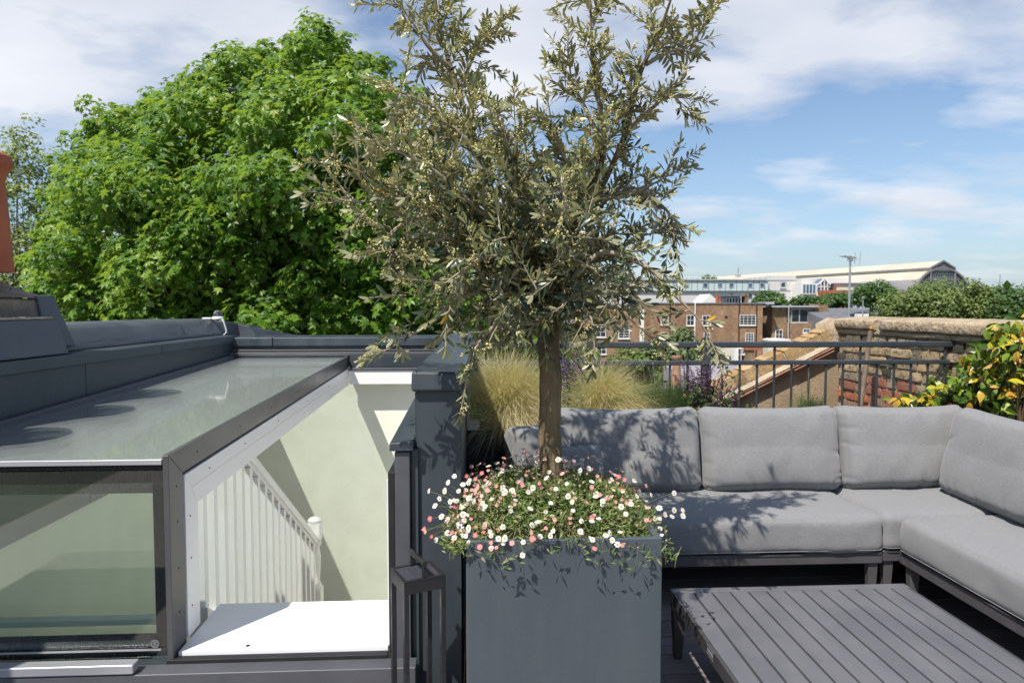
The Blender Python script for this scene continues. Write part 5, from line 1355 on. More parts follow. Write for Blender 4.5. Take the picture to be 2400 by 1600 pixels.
# ================================================================== olive tree
TY = (YPL + PYB) / 2 + 0.0
tx = at(1292, 1100, TY).x
ol = thing('olive_tree', 'flowering olive tree with a slim bare trunk growing from the planter', 'tree', (tx, TY, PZ - 0.03))
OS = 1.25
def opx(px, py, dy=0.0): return at(px, py, TY + dy * (OS if dy > 0 else .85))
trunk_pts = [opx(1291, 1150), opx(1291, 1080, .002), opx(1288, 1000, .004), opx(1291, 920, .002), opx(1288, 840, 0), opx(1284, 770, 0), opx(1282, 720, .005)]
tp = spline(trunk_pts, 6)
tr_m = MB(); rads = []
for i, p in enumerate(tp):
    f_ = i / (len(tp) - 1)
    rads.append(OS * (0.0325 - 0.0040 * f_ + 0.004 * math.exp(-(f_ / .1) ** 2) + 0.0022 * noise.noise(Vector((0, 0, p.z * 11)))))
tr_m.tube(tp, rads, 20, False)
tr_m.v = [tuple(Vector(v) + noise.noise_vector(Vector(v) * 13) * 0.0045 + noise.noise_vector(Vector(v) * 45) * 0.0016) for v in tr_m.v]
tr_o = tr_m.build('trunk', M['bark'], ol, ang=80)
for (px, py) in ((1300, 880), (1282, 990)):       # old pruning knots
    c = opx(px, py, -.031); MB().lathe([(.011, -.004), (.013, 0), (.010, .004), (.004, .002)], (0, 0, 0), 12)
top = trunk_pts[-1]
# leaders and limbs: picture column, row and distance behind or before the trunk
LIMB = [
 (.0135, [(1282, 735, 0), (1318, 600, .02), (1375, 512, .05), (1416, 444, .06), (1474, 324, .0), (1516, 172, -.08), (1558, 89, -.12), (1592, 0, -.15), (1610, -60, -.16)]),
 (.011, [(1340, 560, .03), (1385, 460, -.02), (1425, 345, -.05), (1400, 172, -.08), (1392, 50, -.1), (1390, -40, -.1)]),
 (.0135, [(1280, 735, 0), (1240, 640, -.02), (1170, 523, -.04), (1097, 314, .04), (1045, 172, .12), (1008, 42, .18), (995, -90, .2), (1000, -190, .2)]),
 (.011, [(1230, 620, -.03), (1120, 560, -.08), (993, 502, -.12), (909, 450, -.12), (794, 395, -.1), (738, 384, -.1)]),
 (.009, [(1140, 440, -.03), (1080, 330, -.1), (1000, 270, -.14), (935, 225, -.16), (905, 210, -.16)]),
 (.009, [(1200, 650, -.05), (1100, 590, -.12), (1040, 560, -.16), (950, 575, -.18), (870, 590, -.2)]),
 (.008, [(1260, 720, -.03), (1190, 685, -.1), (1066, 695, -.16), (993, 755, -.2), (925, 795, -.22), (890, 815, -.22)]),
 (.010, [(1390, 480, .05), (1474, 452, .05), (1537, 465, .06), (1589, 502, .06), (1602, 570, .06)]),
 (.006, [(1500, 455, .05), (1550, 430, .08), (1595, 408, .1)]),
 (.010, [(1300, 690, -.01), (1380, 620, -.06), (1432, 591, -.1), (1537, 628, -.14), (1589, 680, -.16), (1657, 743, -.18), (1696, 805, -.18)]),
 (.008, [(1300, 720, -.02), (1370, 690, -.1), (1432, 690, -.16), (1484, 742, -.2), (1540, 790, -.2)]),
 (.008, [(1330, 640, .03), (1420, 600, .08), (1516, 555, .12), (1560, 545, .14)]),
 (.010, [(1275, 690, .03), (1235, 560, .08), (1215, 430, .06), (1205, 330, .03), (1200, 265, .02)]),
 (.007, [(1060, 220, .1), (1100, 130, .16), (1150, 62, .2)]),
 (.008, [(1040, 160, .12), (985, 110, .08), (950, 60, .06), (905, 0, .06)]),
 (.007, [(1480, 310, 0), (1550, 250, -.02), (1589, 225, .0), (1630, 250, .0)]),
 (.007, [(1530, 150, -.08), (1590, 120, -.06), (1641, 105, -.06), (1710, 14, -.05)]),
 (.006, [(1190, 690, -.08), (1150, 760, -.16), (1110, 805, -.2), (1090, 860, -.22), (1078, 905, -.23)]),
 (.008, [(1425, 345, -.05), (1375, 250, -.02), (1345, 190, .0), (1335, 130, .0)]),
 (.007, [(1385, 460, -.02), (1330, 380, -.12), (1300, 310, -.18), (1290, 270, -.2)]),
 (.008, [(1180, 540, -.04), (1090, 480, -.2), (1000, 400, -.28), (900, 350, -.3), (850, 320, -.3)]),
 (.008, [(1230, 620, 0), (1150, 470, .2), (1060, 400, .32), (960, 360, .4)]),
 (.008, [(1300, 640, .05), (1330, 540, .2), (1380, 430, .34), (1400, 350, .4)]),
 (.008, [(1280, 700, .03), (1240, 640, .22), (1180, 600, .38), (1120, 560, .48)]),
 (.008, [(1290, 710, .03), (1360, 650, .24), (1420, 640, .4), (1470, 660, .5)]),
 (.008, [(1290, 690, -.03), (1310, 600, -.2), (1330, 520, -.32), (1320, 450, -.38)]),
 (.007, [(1270, 700, -.03), (1200, 620, -.22), (1130, 600, -.34), (1060, 640, -.42)]),
 (.007, [(1280, 730, -.02), (1260, 690, -.18), (1200, 700, -.3), (1160, 760, -.36)]),
 (.007, [(1290, 730, -.02), (1340, 700, -.16), (1390, 740, -.28), (1400, 800, -.3)]),
 (.006, [(1097, 314, -.02), (1040, 300, .08), (980, 290, .16), (930, 260, .2)]),
 (.006, [(1170, 523, -.04), (1200, 420, -.16), (1180, 330, -.22), (1150, 270, -.24)]),
 (.006, [(1250, 650, 0), (1290, 560, .0), (1280, 470, -.05), (1260, 400, -.08)]),
 (.005, [(990, 500, -.12), (930, 520, -.16), (880, 560, -.2), (900, 640, -.22)]),
 (.005, [(900, 445, -.12), (850, 470, -.1), (780, 470, -.1), (740, 460, -.1)]),
]
br_m = MB(); br_s = MB(); tw = MB()
leafP, leafA, leafN, leafS, leafR = [], [], [], [], []
flP = []
rs = random.Random(5)
def rvec(): return Vector((rs.gauss(0, 1), rs.gauss(0, 1), rs.gauss(0, 1))).normalized()
def add_twig(p, d, L, leafy=1.0, young=0.0, bloom=0.5):
    d = d.normalized(); pts = [p.copy()]; n = 6
    drift = rvec() * 0.5 + Vector((0, 0, 0.15))
    for i in range(n):
        d = (d + drift * 0.10 + rvec() * 0.07 + Vector((0, 0, -0.02 * i))).normalized(); pts.append(pts[-1] + d * (L / n))
    tw.tube(pts, [0.0027 * (1 - .6 * i / n) for i in range(n + 1)], 4, False)
    s = 0.012 + rs.random() * .012; tot = L; ph = rs.random() * math.pi
    while s < tot:
        f_ = s / tot; k_ = min(n - 1, int(f_ * n)); q = pts[k_].lerp(pts[k_ + 1], f_ * n - k_)
        t = (pts[k_ + 1] - pts[k_]).normalized()
        a = t.orthogonal().normalized(); b = t.cross(a)
        ph += math.pi / 2 + rs.uniform(-.3, .3)
        for sg in (0, math.pi):
            if rs.random() > 0.92 * leafy: continue
            side = a * math.cos(ph + sg) + b * math.sin(ph + sg)
            al = (t * rs.uniform(.55, 1.0) + side * rs.uniform(.55, 1.0) + Vector((0, 0, rs.uniform(-.25, .15)))).normalized()
            nn = (t * 0.9 - side * 0.5 + Vector((0, 0, .55)) + rvec() * .45).normalized()
            leafP.append(q + side * .002); leafA.append(al); leafN.append(nn); leafS.append(rs.uniform(.029, .051) * (1 - .25 * f_ ** 3)); leafR.append(min(1, max(0, rs.random() * .72 + young * .26 + .2 * f_ ** 2)))
            if rs.random() < bloom * .40: flP.append((q.copy(), (side + t * .6 + Vector((0, 0, .2))).normalized()))
        s += rs.uniform(.0105, .017)
    # tip pair
    for sg in (1, -1):
        a = d.orthogonal().normalized(); leafP.append(pts[-1]); leafA.append((d + a * sg * .4).normalized()); leafN.append((a.cross(d) + Vector((0, 0, .3))).normalized()); leafS.append(rs.uniform(.030, .046)); leafR.append(rs.uniform(.6, .97))
for r0, pts in LIMB:
    r0 *= OS
    P = spline([opx(1285 + (p[0] - 1285) * .935, p[1], p[2]) for p in pts], 5)
    n = len(P); first_main = False
    low = pts[-1][1] > 640
    (br_m if r0 > .0130 else br_s).tube(P, [max(.0016, r0 * (1 - .88 * i / (n - 1))) for i in range(n)], 7, False)
    acc = 0; tot = sum((P[i + 1] - P[i]).length for i in range(n - 1))
    nxt = 0.06 if r0 > .011 else 0.035
    for i in range(n - 1):
        seg = (P[i + 1] - P[i]); L = seg.length; t = seg.normalized()
        while nxt < acc + L:
            f_ = nxt / tot; q = P[i].lerp(P[i + 1], (nxt - acc) / L)
            tw_l = rs.uniform(.08, .19) * (1.1 - .35 * f_) * (.75 if low else 1)
            dirn = (t * rs.uniform(.3, .9) + rvec() * .95 + Vector((0, 0, .22)))
            high = min(1, max(0, (q.z - 1.35) / .9))
            add_twig(q, dirn, tw_l, 1.0, high, .25 + .55 * high + .2 * f_)
            nxt += (rs.uniform(.015, .027) if f_ > .25 or r0 < .015 else rs.uniform(.045, .075)) * (1.9 if low else 1.1)
        acc += L
    add_twig(P[-1], (P[-1] - P[-3]), .09, 1.0, .6, .6)
# extra twigs filling the dense heart of the crown
for q in range(190):
    c = opx(rs.gauss(1225, 120), rs.gauss(570, 90), rs.gauss(0, .16)); add_twig(c, rvec() + (c - top) * 1.6, rs.uniform(.09, .18), 1.0, 0, .12)
for q in range(120):
    c = opx(rs.gauss(1265, 105), rs.gauss(690, 42), rs.gauss(0, .15)); add_twig(c, rvec() + Vector((0, 0, -.1)), rs.uniform(.08, .16), 1.0, 0, .08)
br_m.build('leader', M['bark'], ol, ang=80)
br_s.build('branch', M['twig'], ol, ang=80)
to = tw.build('twig', M['twig'], ol, ang=80); to['kind'] = 'stuff'
# leaves: the largest-looking 300 as single leaves, the rest joined
LP = np.array([tuple(p) for p in leafP]); LA = np.array([tuple(p) for p in leafA]); LN = np.array([tuple(p) for p in leafN]); LS = np.array(leafS); LR = np.array(leafR)
LR = np.where(RNG.random(len(LR)) < .004, 1.0, np.minimum(LR, .97))
app = LS / np.linalg.norm(LP - np.array(CAM), axis=1)
inview = (LP[:, 2] < CAM_H + 0.43 * LP[:, 1])
order = np.argsort(-app * inview); near = order[:300]; rest = order[300:]
bend = RNG.uniform(-.28, .12, len(LP))
V, T, rn = scatter(LANCE, LANCE_T, LP[rest], LA[rest], LN[rest], LS[rest], LR[rest], bend[rest])
crown = mesh_obj('foliage', fastmesh('foliage', V - np.array(ol.location), T, rn), M['l_olive'], ol); crown['kind'] = 'stuff'
lm_ = []
for q in range(8):
    tv = [(x, y_, z + (-.25 + .05 * q) * y_ * y_) for x, y_, z in LANCE]
    lm_.append([fastmesh('leaf', np.array(tv), np.array(LANCE_T), np.full(len(LANCE), v_)) for v_ in (.1, .3, .5, .7, .9)])
    for me in lm_[-1]: me.materials.append(M['l_olive'])
for i in near:
    me = lm_[rs.randrange(8)][min(4, int(LR[i] * 5))]
    o = bpy.data.objects.new('leaf', me); COL.objects.link(o); o.parent = ol
    A_ = Vector(LA[i]).normalized(); S1 = A_.cross(Vector(LN[i])).normalized(); N_ = S1.cross(A_)
    mx = Matrix((S1 * LS[i], A_ * LS[i], N_ * LS[i])).transposed().to_4x4(); mx.translation = Vector(LP[i]) - Vector(ol.location); o.matrix_local = mx
# blossom: small sprays of cream buds
OCT = [(1, 0, 0), (-1, 0, 0), (0, 1, 0), (0, -1, 0), (0, 0, 1), (0, 0, -1)]; OCT_T = [(0, 2, 4), (2, 1, 4), (1, 3, 4), (3, 0, 4), (2, 0, 5), (1, 2, 5), (3, 1, 5), (0, 3, 5)]
bp_, bs2 = [], []
for q, d in flP:
    L = rs.uniform(.018, .042); k_ = rs.randint(8, 15)
    for i in range(k_):
        bp_.append(tuple(q + d * L * (i + 1) / k_ + rvec() * .0065)); bs2.append(rs.uniform(.0020, .0037))
bp_ = np.array(bp_)
V, T, rn = scatter(OCT, OCT_T, bp_, rand_dirs(len(bp_)), rand_dirs(len(bp_)), np.array(bs2))
bl_ = mesh_obj('blossom', fastmesh('blossom', V - np.array(ol.location), T, rn), M['olive_bloom'], ol); bl_['kind'] = 'stuff'

# ================================================================== daisies in the planter
da = thing('daisy_plant', 'mound of white and pink daisies spilling over the planter rim', 'flowers', ((PX0 + PX1) / 2, TY, PZ))
cx0, cy0 = (PX0 + PX1) / 2, (YPL + PYB) / 2; hwp = (PX1 - PX0) / 2
rd = random.Random(21)
def mound(x, y_):
    u = (x - cx0) / (hwp + .10); v = (y_ - cy0) / (hwp + .06); r2 = u * u + v * v
    h = 0.125 * max(0, 1 - r2 ** 1.3) + 0.02 * noise.noise(Vector((x * 9, y_ * 9, 1))) - (0.03 * max(0, x - cx0) / hwp)
    ov = max(0, max(abs(x - cx0) - hwp, abs(y_ - cy0) - hwp)); return PZ + h - 0.55 * ov
LF = [(0, 0, 0), (.13, .45, .03), (0, 1, -.05), (-.13, .45, .03)]
P_, A_l, N_l, S_l = [], [], [], []
for q in range(17000):
    x = cx0 + rd.uniform(-1, 1) * (hwp + .075); y_ = cy0 + rd.uniform(-1, 1) * (hwp + .06)
    if ((x - cx0) / (hwp + .08)) ** 4 + ((y_ - cy0) / (hwp + .065)) ** 4 > 1: continue
    outside = abs(x - cx0) > hwp - .01 or abs(y_ - cy0) > hwp - .01
    if outside and rd.random() < (.85 if y_ < cy0 else .35) * (.3 if x < PX0 else 1): continue
    z = mound(x, y_) - rd.random() ** 1.6 * (.035 if outside else .09)
    if not outside: z = max(z, PZ - .02)
    P_.append((x, y_, z)); a_ = Vector((rd.gauss(0, 1), rd.gauss(0, 1), rd.uniform(-.2, 1.3))); A_l.append(tuple(a_)); N_l.append((rd.gauss(0, .5) - .25, rd.gauss(0, .5) - .45, 1)); S_l.append(rd.uniform(.013, .028))
V, T, rn = scatter(LF, DIA_T, np.array(P_), np.array(A_l), np.array(N_l), np.array(S_l))
df = mesh_obj('foliage', fastmesh('foliage', V - np.array(da.location), T, rn), M['l_daisy'], da); df['kind'] = 'stuff'
# flower meshes
def daisy_mesh(np_, cup, seed, rin=.24, ragged=0.0):
    rr = random.Random(seed); V, T = [], []
    for i in range(np_):
        a_ = 2 * math.pi * i / np_ + rr.uniform(-.08, .08); L = 1 - rr.random() * (.18 + ragged); c_, s_ = math.cos(a_), math.sin(a_); wd = .105 + rr.random() * .02; lift = cup + rr.uniform(-.06, .06)
        def pt(r_, w__): return (c_ * r_ - s_ * w__, s_ * r_ + c_ * w__, (r_ - rin) * lift + rr.uniform(0, .012))
        b = len(V); V += [pt(rin, -wd * .5), pt(rin, wd * .5), pt(L * .75, -wd), pt(L * .75, wd), pt(L, 0)]; T += [(b, b + 2, b + 1), (b + 1, b + 2, b + 3), (b + 2, b + 4, b + 3)]
    return fastmesh('daisy_flower', np.array(V), np.array(T))
DM = {'w': [daisy_mesh(21, .05, 1), daisy_mesh(19, .22, 2), daisy_mesh(20, -.1, 3, ragged=.15)], 'p': [daisy_mesh(17, .35, 4), daisy_mesh(16, .6, 5, ragged=.2), daisy_mesh(18, .15, 6)]}
for kk, mt in (('w', 'petal_white'), ('p', 'petal_pink')):
    for me in DM[kk]: me.materials.append(M[mt])
dm = MB().lathe([(.30, .0), (.31, .05), (.24, .13), (.1, .17), (.02, .175)], (0, 0, 0), 10)
disc0 = dm.build('flower_centre', M['disc'], None); disc_me = disc0.data; bpy.data.objects.remove(disc0)
bud_m = MB().lathe([(.12, -.5), (.34, -.2), (.36, .1), (.22, .3), (.03, .34)], (0, 0, 0), 8)
stm = MB(); nfl = 0
def flower(p, nrm_, r_, kind, root):
    me = rd.choice(DM[kind]); o = bpy.data.objects.new('daisy_flower', me); COL.objects.link(o); o.parent = da
    o.location = Vector(p) - Vector(da.location); o.rotation_mode = 'QUATERNION'; o.rotation_quaternion = Vector(nrm_).to_track_quat('Z', 'Y'); o.scale = (r_, r_, r_)
    c = bpy.data.objects.new('flower_centre', disc_me); COL.objects.link(c); c.parent = o
    mid = (Vector(root) + Vector(p)) / 2 + Vector((rd.gauss(0, .008), rd.gauss(0, .008), .012))
    stm.tube(bez(root, mid, Vector(p) - Vector(nrm_) * r_ * .05, 5), .0007, 3, False)
view_up = Vector((-.12, -.62, .62))
cnt = 0
placed = []
while cnt < 262:
    x = cx0 + rd.uniform(-1, 1) * (hwp + .07); y_ = cy0 + rd.uniform(-1.0, 1) * (hwp + .05)
    if ((x - cx0) / (hwp + .075)) ** 4 + ((y_ - cy0) / (hwp + .06)) ** 4 > 1: continue
    left = (cx0 - x) / hwp
    if rd.random() > .62 + .38 * left: continue
    z = mound(x, y_) + rd.uniform(-.004, .075) * (1 if y_ > YPL + .05 else .5)
    if any((x - a) ** 2 + (y_ - b) ** 2 + (z - c) ** 2 < .0155 ** 2 for a, b, c in placed): continue
    placed.append((x, y_, z))
    nn = (view_up + Vector((rd.gauss(0, .3), rd.gauss(0, .3), rd.gauss(0, .25))) + Vector((x - cx0, (y_ - cy0) * .4, 0)) * 1.2 + (Vector((0, .45, .55)) if y_ > cy0 + .05 else Vector((0, 0, 0)))).normalized()
    kind = 'p' if rd.random() < .46 else 'w'
    flower((x, y_, z), nn, (rd.uniform(.0088, .0122) if kind == 'w' else rd.uniform(.0070, .0105)), kind, (x - rd.gauss(0, .02), y_ + rd.uniform(0, .03), z - rd.uniform(.03, .06))); cnt += 1

# the many smaller flowers between them, joined
for kind, mt in (('w', 'petal_white'), ('p', 'petal_pink')):
    Ps, Ns, Ss = [], [], []
    while len(Ps) < (120 if kind == 'w' else 110):
        x = cx0 + rd.uniform(-1, 1) * (hwp + .06); y_ = cy0 + rd.uniform(-1.0, 1) * (hwp + .03)
        if ((x - cx0) / (hwp + .065)) ** 4 + ((y_ - cy0) / (hwp + .045)) ** 4 > 1 or rd.random() > .62 - .4 * (x - cx0) / hwp: continue
        Ps.append((x, y_, mound(x, y_) + rd.uniform(-.012, .035))); Ns.append(tuple(view_up + Vector((rd.gauss(0, .4), rd.gauss(0, .4), rd.gauss(0, .3))) + (Vector((0, .45, .55)) if y_ > cy0 else Vector((0, 0, 0))))); Ss.append(rd.uniform(.0075, .0108))
    me0 = DM[kind][1]; tv = [tuple(v.co) for v in me0.vertices]; tt0 = [tuple(p.vertices) for p in me0.polygons]
    tvz = [(v[0], v[1], v[2]) for v in tv]; Ps = np.array(Ps); Ns = nrm(np.array(Ns)); Ar = nrm(np.cross(Ns, rand_dirs(len(Ps))))
    V, T, rn = scatter(tvz, tt0, Ps, Ar, Ns, np.array(Ss)); q = mesh_obj('small_flowers', fastmesh('small_flowers', V - np.array(da.location), T, rn), M[mt], da); q['kind'] = 'stuff'
    dv = [tuple(v.co) for v in disc_me.vertices]; dt = []
    for p in disc_me.polygons:
        vs_ = list(p.vertices); dt += [(vs_[0], vs_[i], vs_[i + 1]) for i in range(1, len(vs_) - 1)]
    V, T, rn = scatter(dv, dt, Ps, Ar, Ns, np.array(Ss)); q = mesh_obj('small_flower_centres', fastmesh('small_flower_centres', V - np.array(da.location), T, rn), M['disc'], da); q['kind'] = 'stuff'
# long stems reaching out at the left, right and over the rim
reach = [(1005, 1150), (1020, 1185), (1008, 1215), (995, 1240), (1012, 1258), (1048, 1248), (1022, 1295 - 30), (998, 1245), (1035, 1210), (1055, 1175), (1042, 1150), (1075, 1150), (1050, 1130), (1065, 1115), (1095, 1115), (1225, 1300), (1200, 1272), (1248, 1262), (1558, 1205), (1580, 1195), (1600, 1208), (1575, 1210), (1545, 1190), (1535, 1215), (1600, 1195), (1247, 1230), (1168, 1262), (1290, 1255), (1360, 1245), (1580, 1155), (1030, 1168), (1085, 1135)]
for i, (px, py) in enumerate(reach):
    yy = YPL - .045 + rd.uniform(-.02, .02) if py > 1225 and px > 1090 else YPL + rd.uniform(-.02, .2)
    p = at(px, py, yy); rt = Vector((min(max(p.x, PX0 + .04), PX1 - .04) + rd.uniform(-.03, .03), max(yy, YPL + .03) + .03, PZ + rd.uniform(.0, .05)))
    kind = 'p' if rd.random() < .35 else 'w'
    flower(p, (view_up + Vector((rd.gauss(0, .3), -.1, rd.gauss(0, .3))) + Vector((p.x - cx0, 0, 0)) * 1.3).normalized(), rd.uniform(.0095, .0122), kind, rt)
# buds and seed heads on longer stalks
bud0 = bud_m.build('flower_bud', pm('bud', (0.34, 0.28, 0.14), (0.50, 0.30, 0.20), 40, rough=.8), da, local=True); bme = bud0.data; bpy.data.objects.remove(bud0)
for q in range(70):
    x = cx0 + rd.uniform(-1, 1) * (hwp + .06); y_ = cy0 + rd.uniform(-1, 1) * (hwp + .03); z = mound(x, y_) + rd.uniform(.01, .075)
    o = bpy.data.objects.new('flower_bud', bme); COL.objects.link(o); o.parent = da; o.location = Vector((x, y_, z)) - Vector(da.location); s = rd.uniform(.007, .0105); o.scale = (s, s, s); o.rotation_euler = (rd.gauss(0, .3), rd.gauss(0, .3), 0)
    rt = Vector((x + rd.gauss(0, .015), y_ + rd.gauss(0, .015), z - rd.uniform(.06, .1))); stm.tube(bez(rt, (rt + Vector((x, y_, z))) / 2 + Vector((rd.gauss(0, .006), 0, 0)), (x, y_, z), 4), .0007, 3, False)
for q in range(260):      # bare stalks among the leaves
    x = cx0 + rd.uniform(-1, 1) * (hwp + .05); y_ = cy0 + rd.uniform(-1, 1) * (hwp + .04); z = mound(x, y_) - .03
    e_ = Vector((x + rd.gauss(0, .03), y_ + rd.gauss(0, .03) - .01, z + rd.uniform(.03, .06))); stm.tube(bez((x, y_, z), (x, y_, z + .03), e_, 4), .0006, 3, False)
s_o = stm.build('stems', M['stem_daisy'], da, ang=80); s_o['kind'] = 'stuff'

# ================================================================== trough and its planting
TRZ = 0.705; TRY0, TRY1 = 3.735, 4.10
tro = thing('trough_planter', 'long dark grey trough planter behind the sofa', 'planter', (1.4, 3.9, 0))
MB().box((-0.048, TRY0, 0.0), (2.96, TRY0 + .02, TRZ)).build('front_panel', M['anthra'], tro, bev=.003)
MB().box((-0.048, TRY1 - .02, 0.0), (2.96, TRY1, TRZ)).build('rear_panel', M['anthra'], tro, bev=.003)
MB().box((-0.048, TRY0 + .021, 0.0), (0.02, TRY1 - .021, TRZ - .001)).build('end_panel', M['anthra'], tro)
MB().box((.021, TRY0 + .0205, .3), (2.95, TRY1 - .0205, TRZ - .03)).build('soil', M['soil'], tro)

st_ = thing('side_trough', 'dark grey trough planter behind the side sofa module, along the boundary wall', 'planter', (2.8, 3.0, 0))
MB().box((2.68, 1.0, 0), (2.70, 3.72, TRZ - .02)).build('front_panel', M['anthra'], st_, bev=.003)
MB().box((2.701, 1.0, .3), (2.97, 3.72, TRZ - .05)).build('soil', M['soil'], st_)
def blades(base, n, L0, L1, spread, lean, wid, droop, seed, R0=.05, rnd_lo=0, rnd_hi=1):
    rb_ = np.random.default_rng(seed); base = np.array(base)
    a_ = rb_.uniform(0, 2 * math.pi, n); r_ = R0 * np.sqrt(rb_.random(n)); b = base + np.stack([np.cos(a_) * r_, np.sin(a_) * r_, np.zeros(n)], 1)
    th = rb_.normal(0, 1, n) * .9 + a_; tilt = np.abs(rb_.normal(0, spread, n)); d = np.stack([np.cos(th) * np.sin(tilt), np.sin(th) * np.sin(tilt), np.cos(tilt)], 1) + np.array(lean) * rb_.random((n, 1))
    d = nrm(d); L = rb_.uniform(L0, L1, n)[:, None]; hd = nrm(np.stack([d[:, 0], d[:, 1], np.zeros(n)], 1) + 1e-4); dr = (droop * rb_.uniform(.4, 1.3, n))[:, None]
    K = 8; wob_ = rb_.normal(0, .035, (n, 1)); ph_ = rb_.uniform(0, 6, (n, 1)); V = np.empty((n, K * 2, 3)); side = nrm(np.cross(d, np.array([.3, -1, .2])))
    for k_ in range(K):
        f_ = k_ / (K - 1); p = b + d * L * f_ + (hd * .55 - np.array([0, 0, 1.0])) * dr * L * f_ ** 2.6
        p = p + side * (wob_ * np.sin(f_ * 5 + ph_) * f_) * L; w__ = wid * (1 - .85 * f_); V[:, 2 * k_] = p - side * w__; V[:, 2 * k_ + 1] = p + side * w__
    tt = []
    for k_ in range(K - 1): q = 2 * k_; tt += [(q, q + 1, q + 3), (q, q + 3, q + 2)]
    T = (np.array(tt)[None] + (np.arange(n) * K * 2)[:, None, None]).reshape(-1, 3)
    f = np.tile(np.repeat(np.linspace(0, 1, K), 2), n); hue = np.repeat(rb_.uniform(rnd_lo, rnd_hi, n), K * 2)
    return V.reshape(-1, 3), T, np.clip(hue * .55 + f * .45, 0, 1)
def grass(label, px, Y, sets, seed):
    p = at(px, 1000, Y); o = thing('feather_grass', label, 'grass', (p.x, Y, TRZ - .03), group='feather grasses in the trough')
    parts = [blades((p.x + dx, Y + dy, TRZ - .035), *a, seed + i, **kw) for i, (dx, dy, a, kw) in enumerate(sets)]
    V, T, rn = merge(parts); q = mesh_obj('blades', fastmesh('blades', V - np.array(o.location), T, rn), M['grass_tan'], o); q['kind'] = 'stuff'
    return o
grass('tall feathery tan grass left of the olive trunk, against the parapet pier', 1180, 3.88, [
    (0, 0, (3600, .36, .66, .26, (.05, -.10, 0), .0013, .42), {}), (.05, -.02, (2000, .28, .56, .42, (.30, -.28, 0), .0012, .85), dict(rnd_lo=.25)),
    (0, 0, (500, .15, .38, .5, (-.15, -.25, 0), .0013, .6), dict(rnd_hi=.5)), (.12, -.03, (420, .22, .4, .4, (.5, -.35, -.25), .0012, .9), dict(rnd_lo=.45))], 100)
grass('drooping tan feather grass right of the olive trunk', 1400, 3.92, [
    (0, 0, (2600, .32, .60, .28, (.08, -.10, 0), .0013, .45), {}), (.06, -.02, (2600, .28, .54, .38, (.5, -.22, 0), .0012, .9), dict(rnd_lo=.35)),
    (.14, -.04, (500, .20, .38, .35, (.35, -.4, -.1), .0013, .9), dict(rnd_lo=.5)), (-.06, -.04, (260, .15, .3, .4, (-.3, -.3, 0), .0013, .5), dict(rnd_hi=.4))], 200)

def spike(m_parts, p, h, nwh, r0, size, bendv, rr):
    pts = bez(p, p + Vector((0, 0, h * .55)) + bendv * .2, p + Vector((0, 0, h)) + bendv, 8); out = []
    for k_ in range(nwh):
        f_ = k_ / max(1, nwh - 1); g_ = .36 + .64 * f_; i = min(6, int(g_ * 7)); q = pts[i].lerp(pts[i + 1], g_ * 7 - i)
        for j in range(5):
            a_ = rr.uniform(0, 6.28); rad = r0 * (1 - .65 * f_); d = Vector((math.cos(a_), math.sin(a_), .5)); out.append((q + d * rad * .3, d, size * (1 - .5 * f_) * rr.uniform(.7, 1.2)))
    return pts, out
def salvia(label, px, Y, stems_, foliage_n, spread, mat, seed, low=0.0):
    rr = random.Random(seed); p0 = at(px, 950, Y); o = thing('salvia', label, 'plant', (p0.x, Y, TRZ - .03), group='salvias in the trough')
    sm = MB(); PP, AA, SS = [], [], []
    for (sx, sy) in stems_:
        tipp = at(sx, sy, Y + rr.uniform(-.06, .06)); b = Vector((p0.x + (tipp.x - p0.x) * .45 + rr.gauss(0, .015), tipp.y, TRZ - .03)); h = tipp.z - b.z
        pts, w_ = spike(None, b, h, 24, .022, .022, Vector((tipp.x - b.x, 0, 0)), rr); sm.tube(pts, .0016, 4, False)
        for q, d, s in w_: PP.append(tuple(q)); AA.append(tuple(d)); SS.append(s)
    sm.build('stem', M['mauve'] if mat == 'mauve' else M['stem_daisy'], o, ang=80)
    PP = np.array(PP); V, T, rn = scatter(DIA, DIA_T, PP, np.array(AA), rand_dirs(len(PP)), np.array(SS)); f_ = mesh_obj('flower_spike', fastmesh('flower_spike', V - np.array(o.location), T, rn), M[mat], o); f_['kind'] = 'stuff'
    n = foliage_n; C = np.array([p0.x, Y, TRZ + .06 + low])[None] + RNG.normal(size=(n, 3)) * np.array([spread, .06, .07]); C[:, 2] = np.maximum(C[:, 2], TRZ - .03)
    V, T, rn = scatter(DIA, DIA_T, C, rand_dirs(n) + np.array([0, -.3, .5]), rand_dirs(n) + np.array([0, -.5, .8]), RNG.uniform(.018, .036, n)); f_ = mesh_obj('foliage', fastmesh('foliage', V - np.array(o.location), T, rn), M['l_herb'], o); f_['kind'] = 'stuff'
    return o
salvia('tall deep purple salvia spikes just right of the olive trunk', 1345, 3.95, [(1308, 778), (1316, 800), (1330, 810), (1348, 785), (1358, 782), (1366, 790), (1376, 800), (1395, 845), (1340, 850), (1352, 820), (1325, 845)], 420, .06, 'purple', 31, .08)
salvia('faded purple salvia spikes at the railing post above the sofa', 1640, 3.9, [(1612, 850), (1598, 848), (1622, 872), (1634, 862), (1645, 850), (1660, 838), (1668, 866), (1690, 880), (1702, 878), (1715, 905), (1728, 905), (1580, 880), (1655, 870), (1608, 875), (1585, 905), (1675, 890), (1738, 915)], 520, .11, 'mauve', 32, .05)
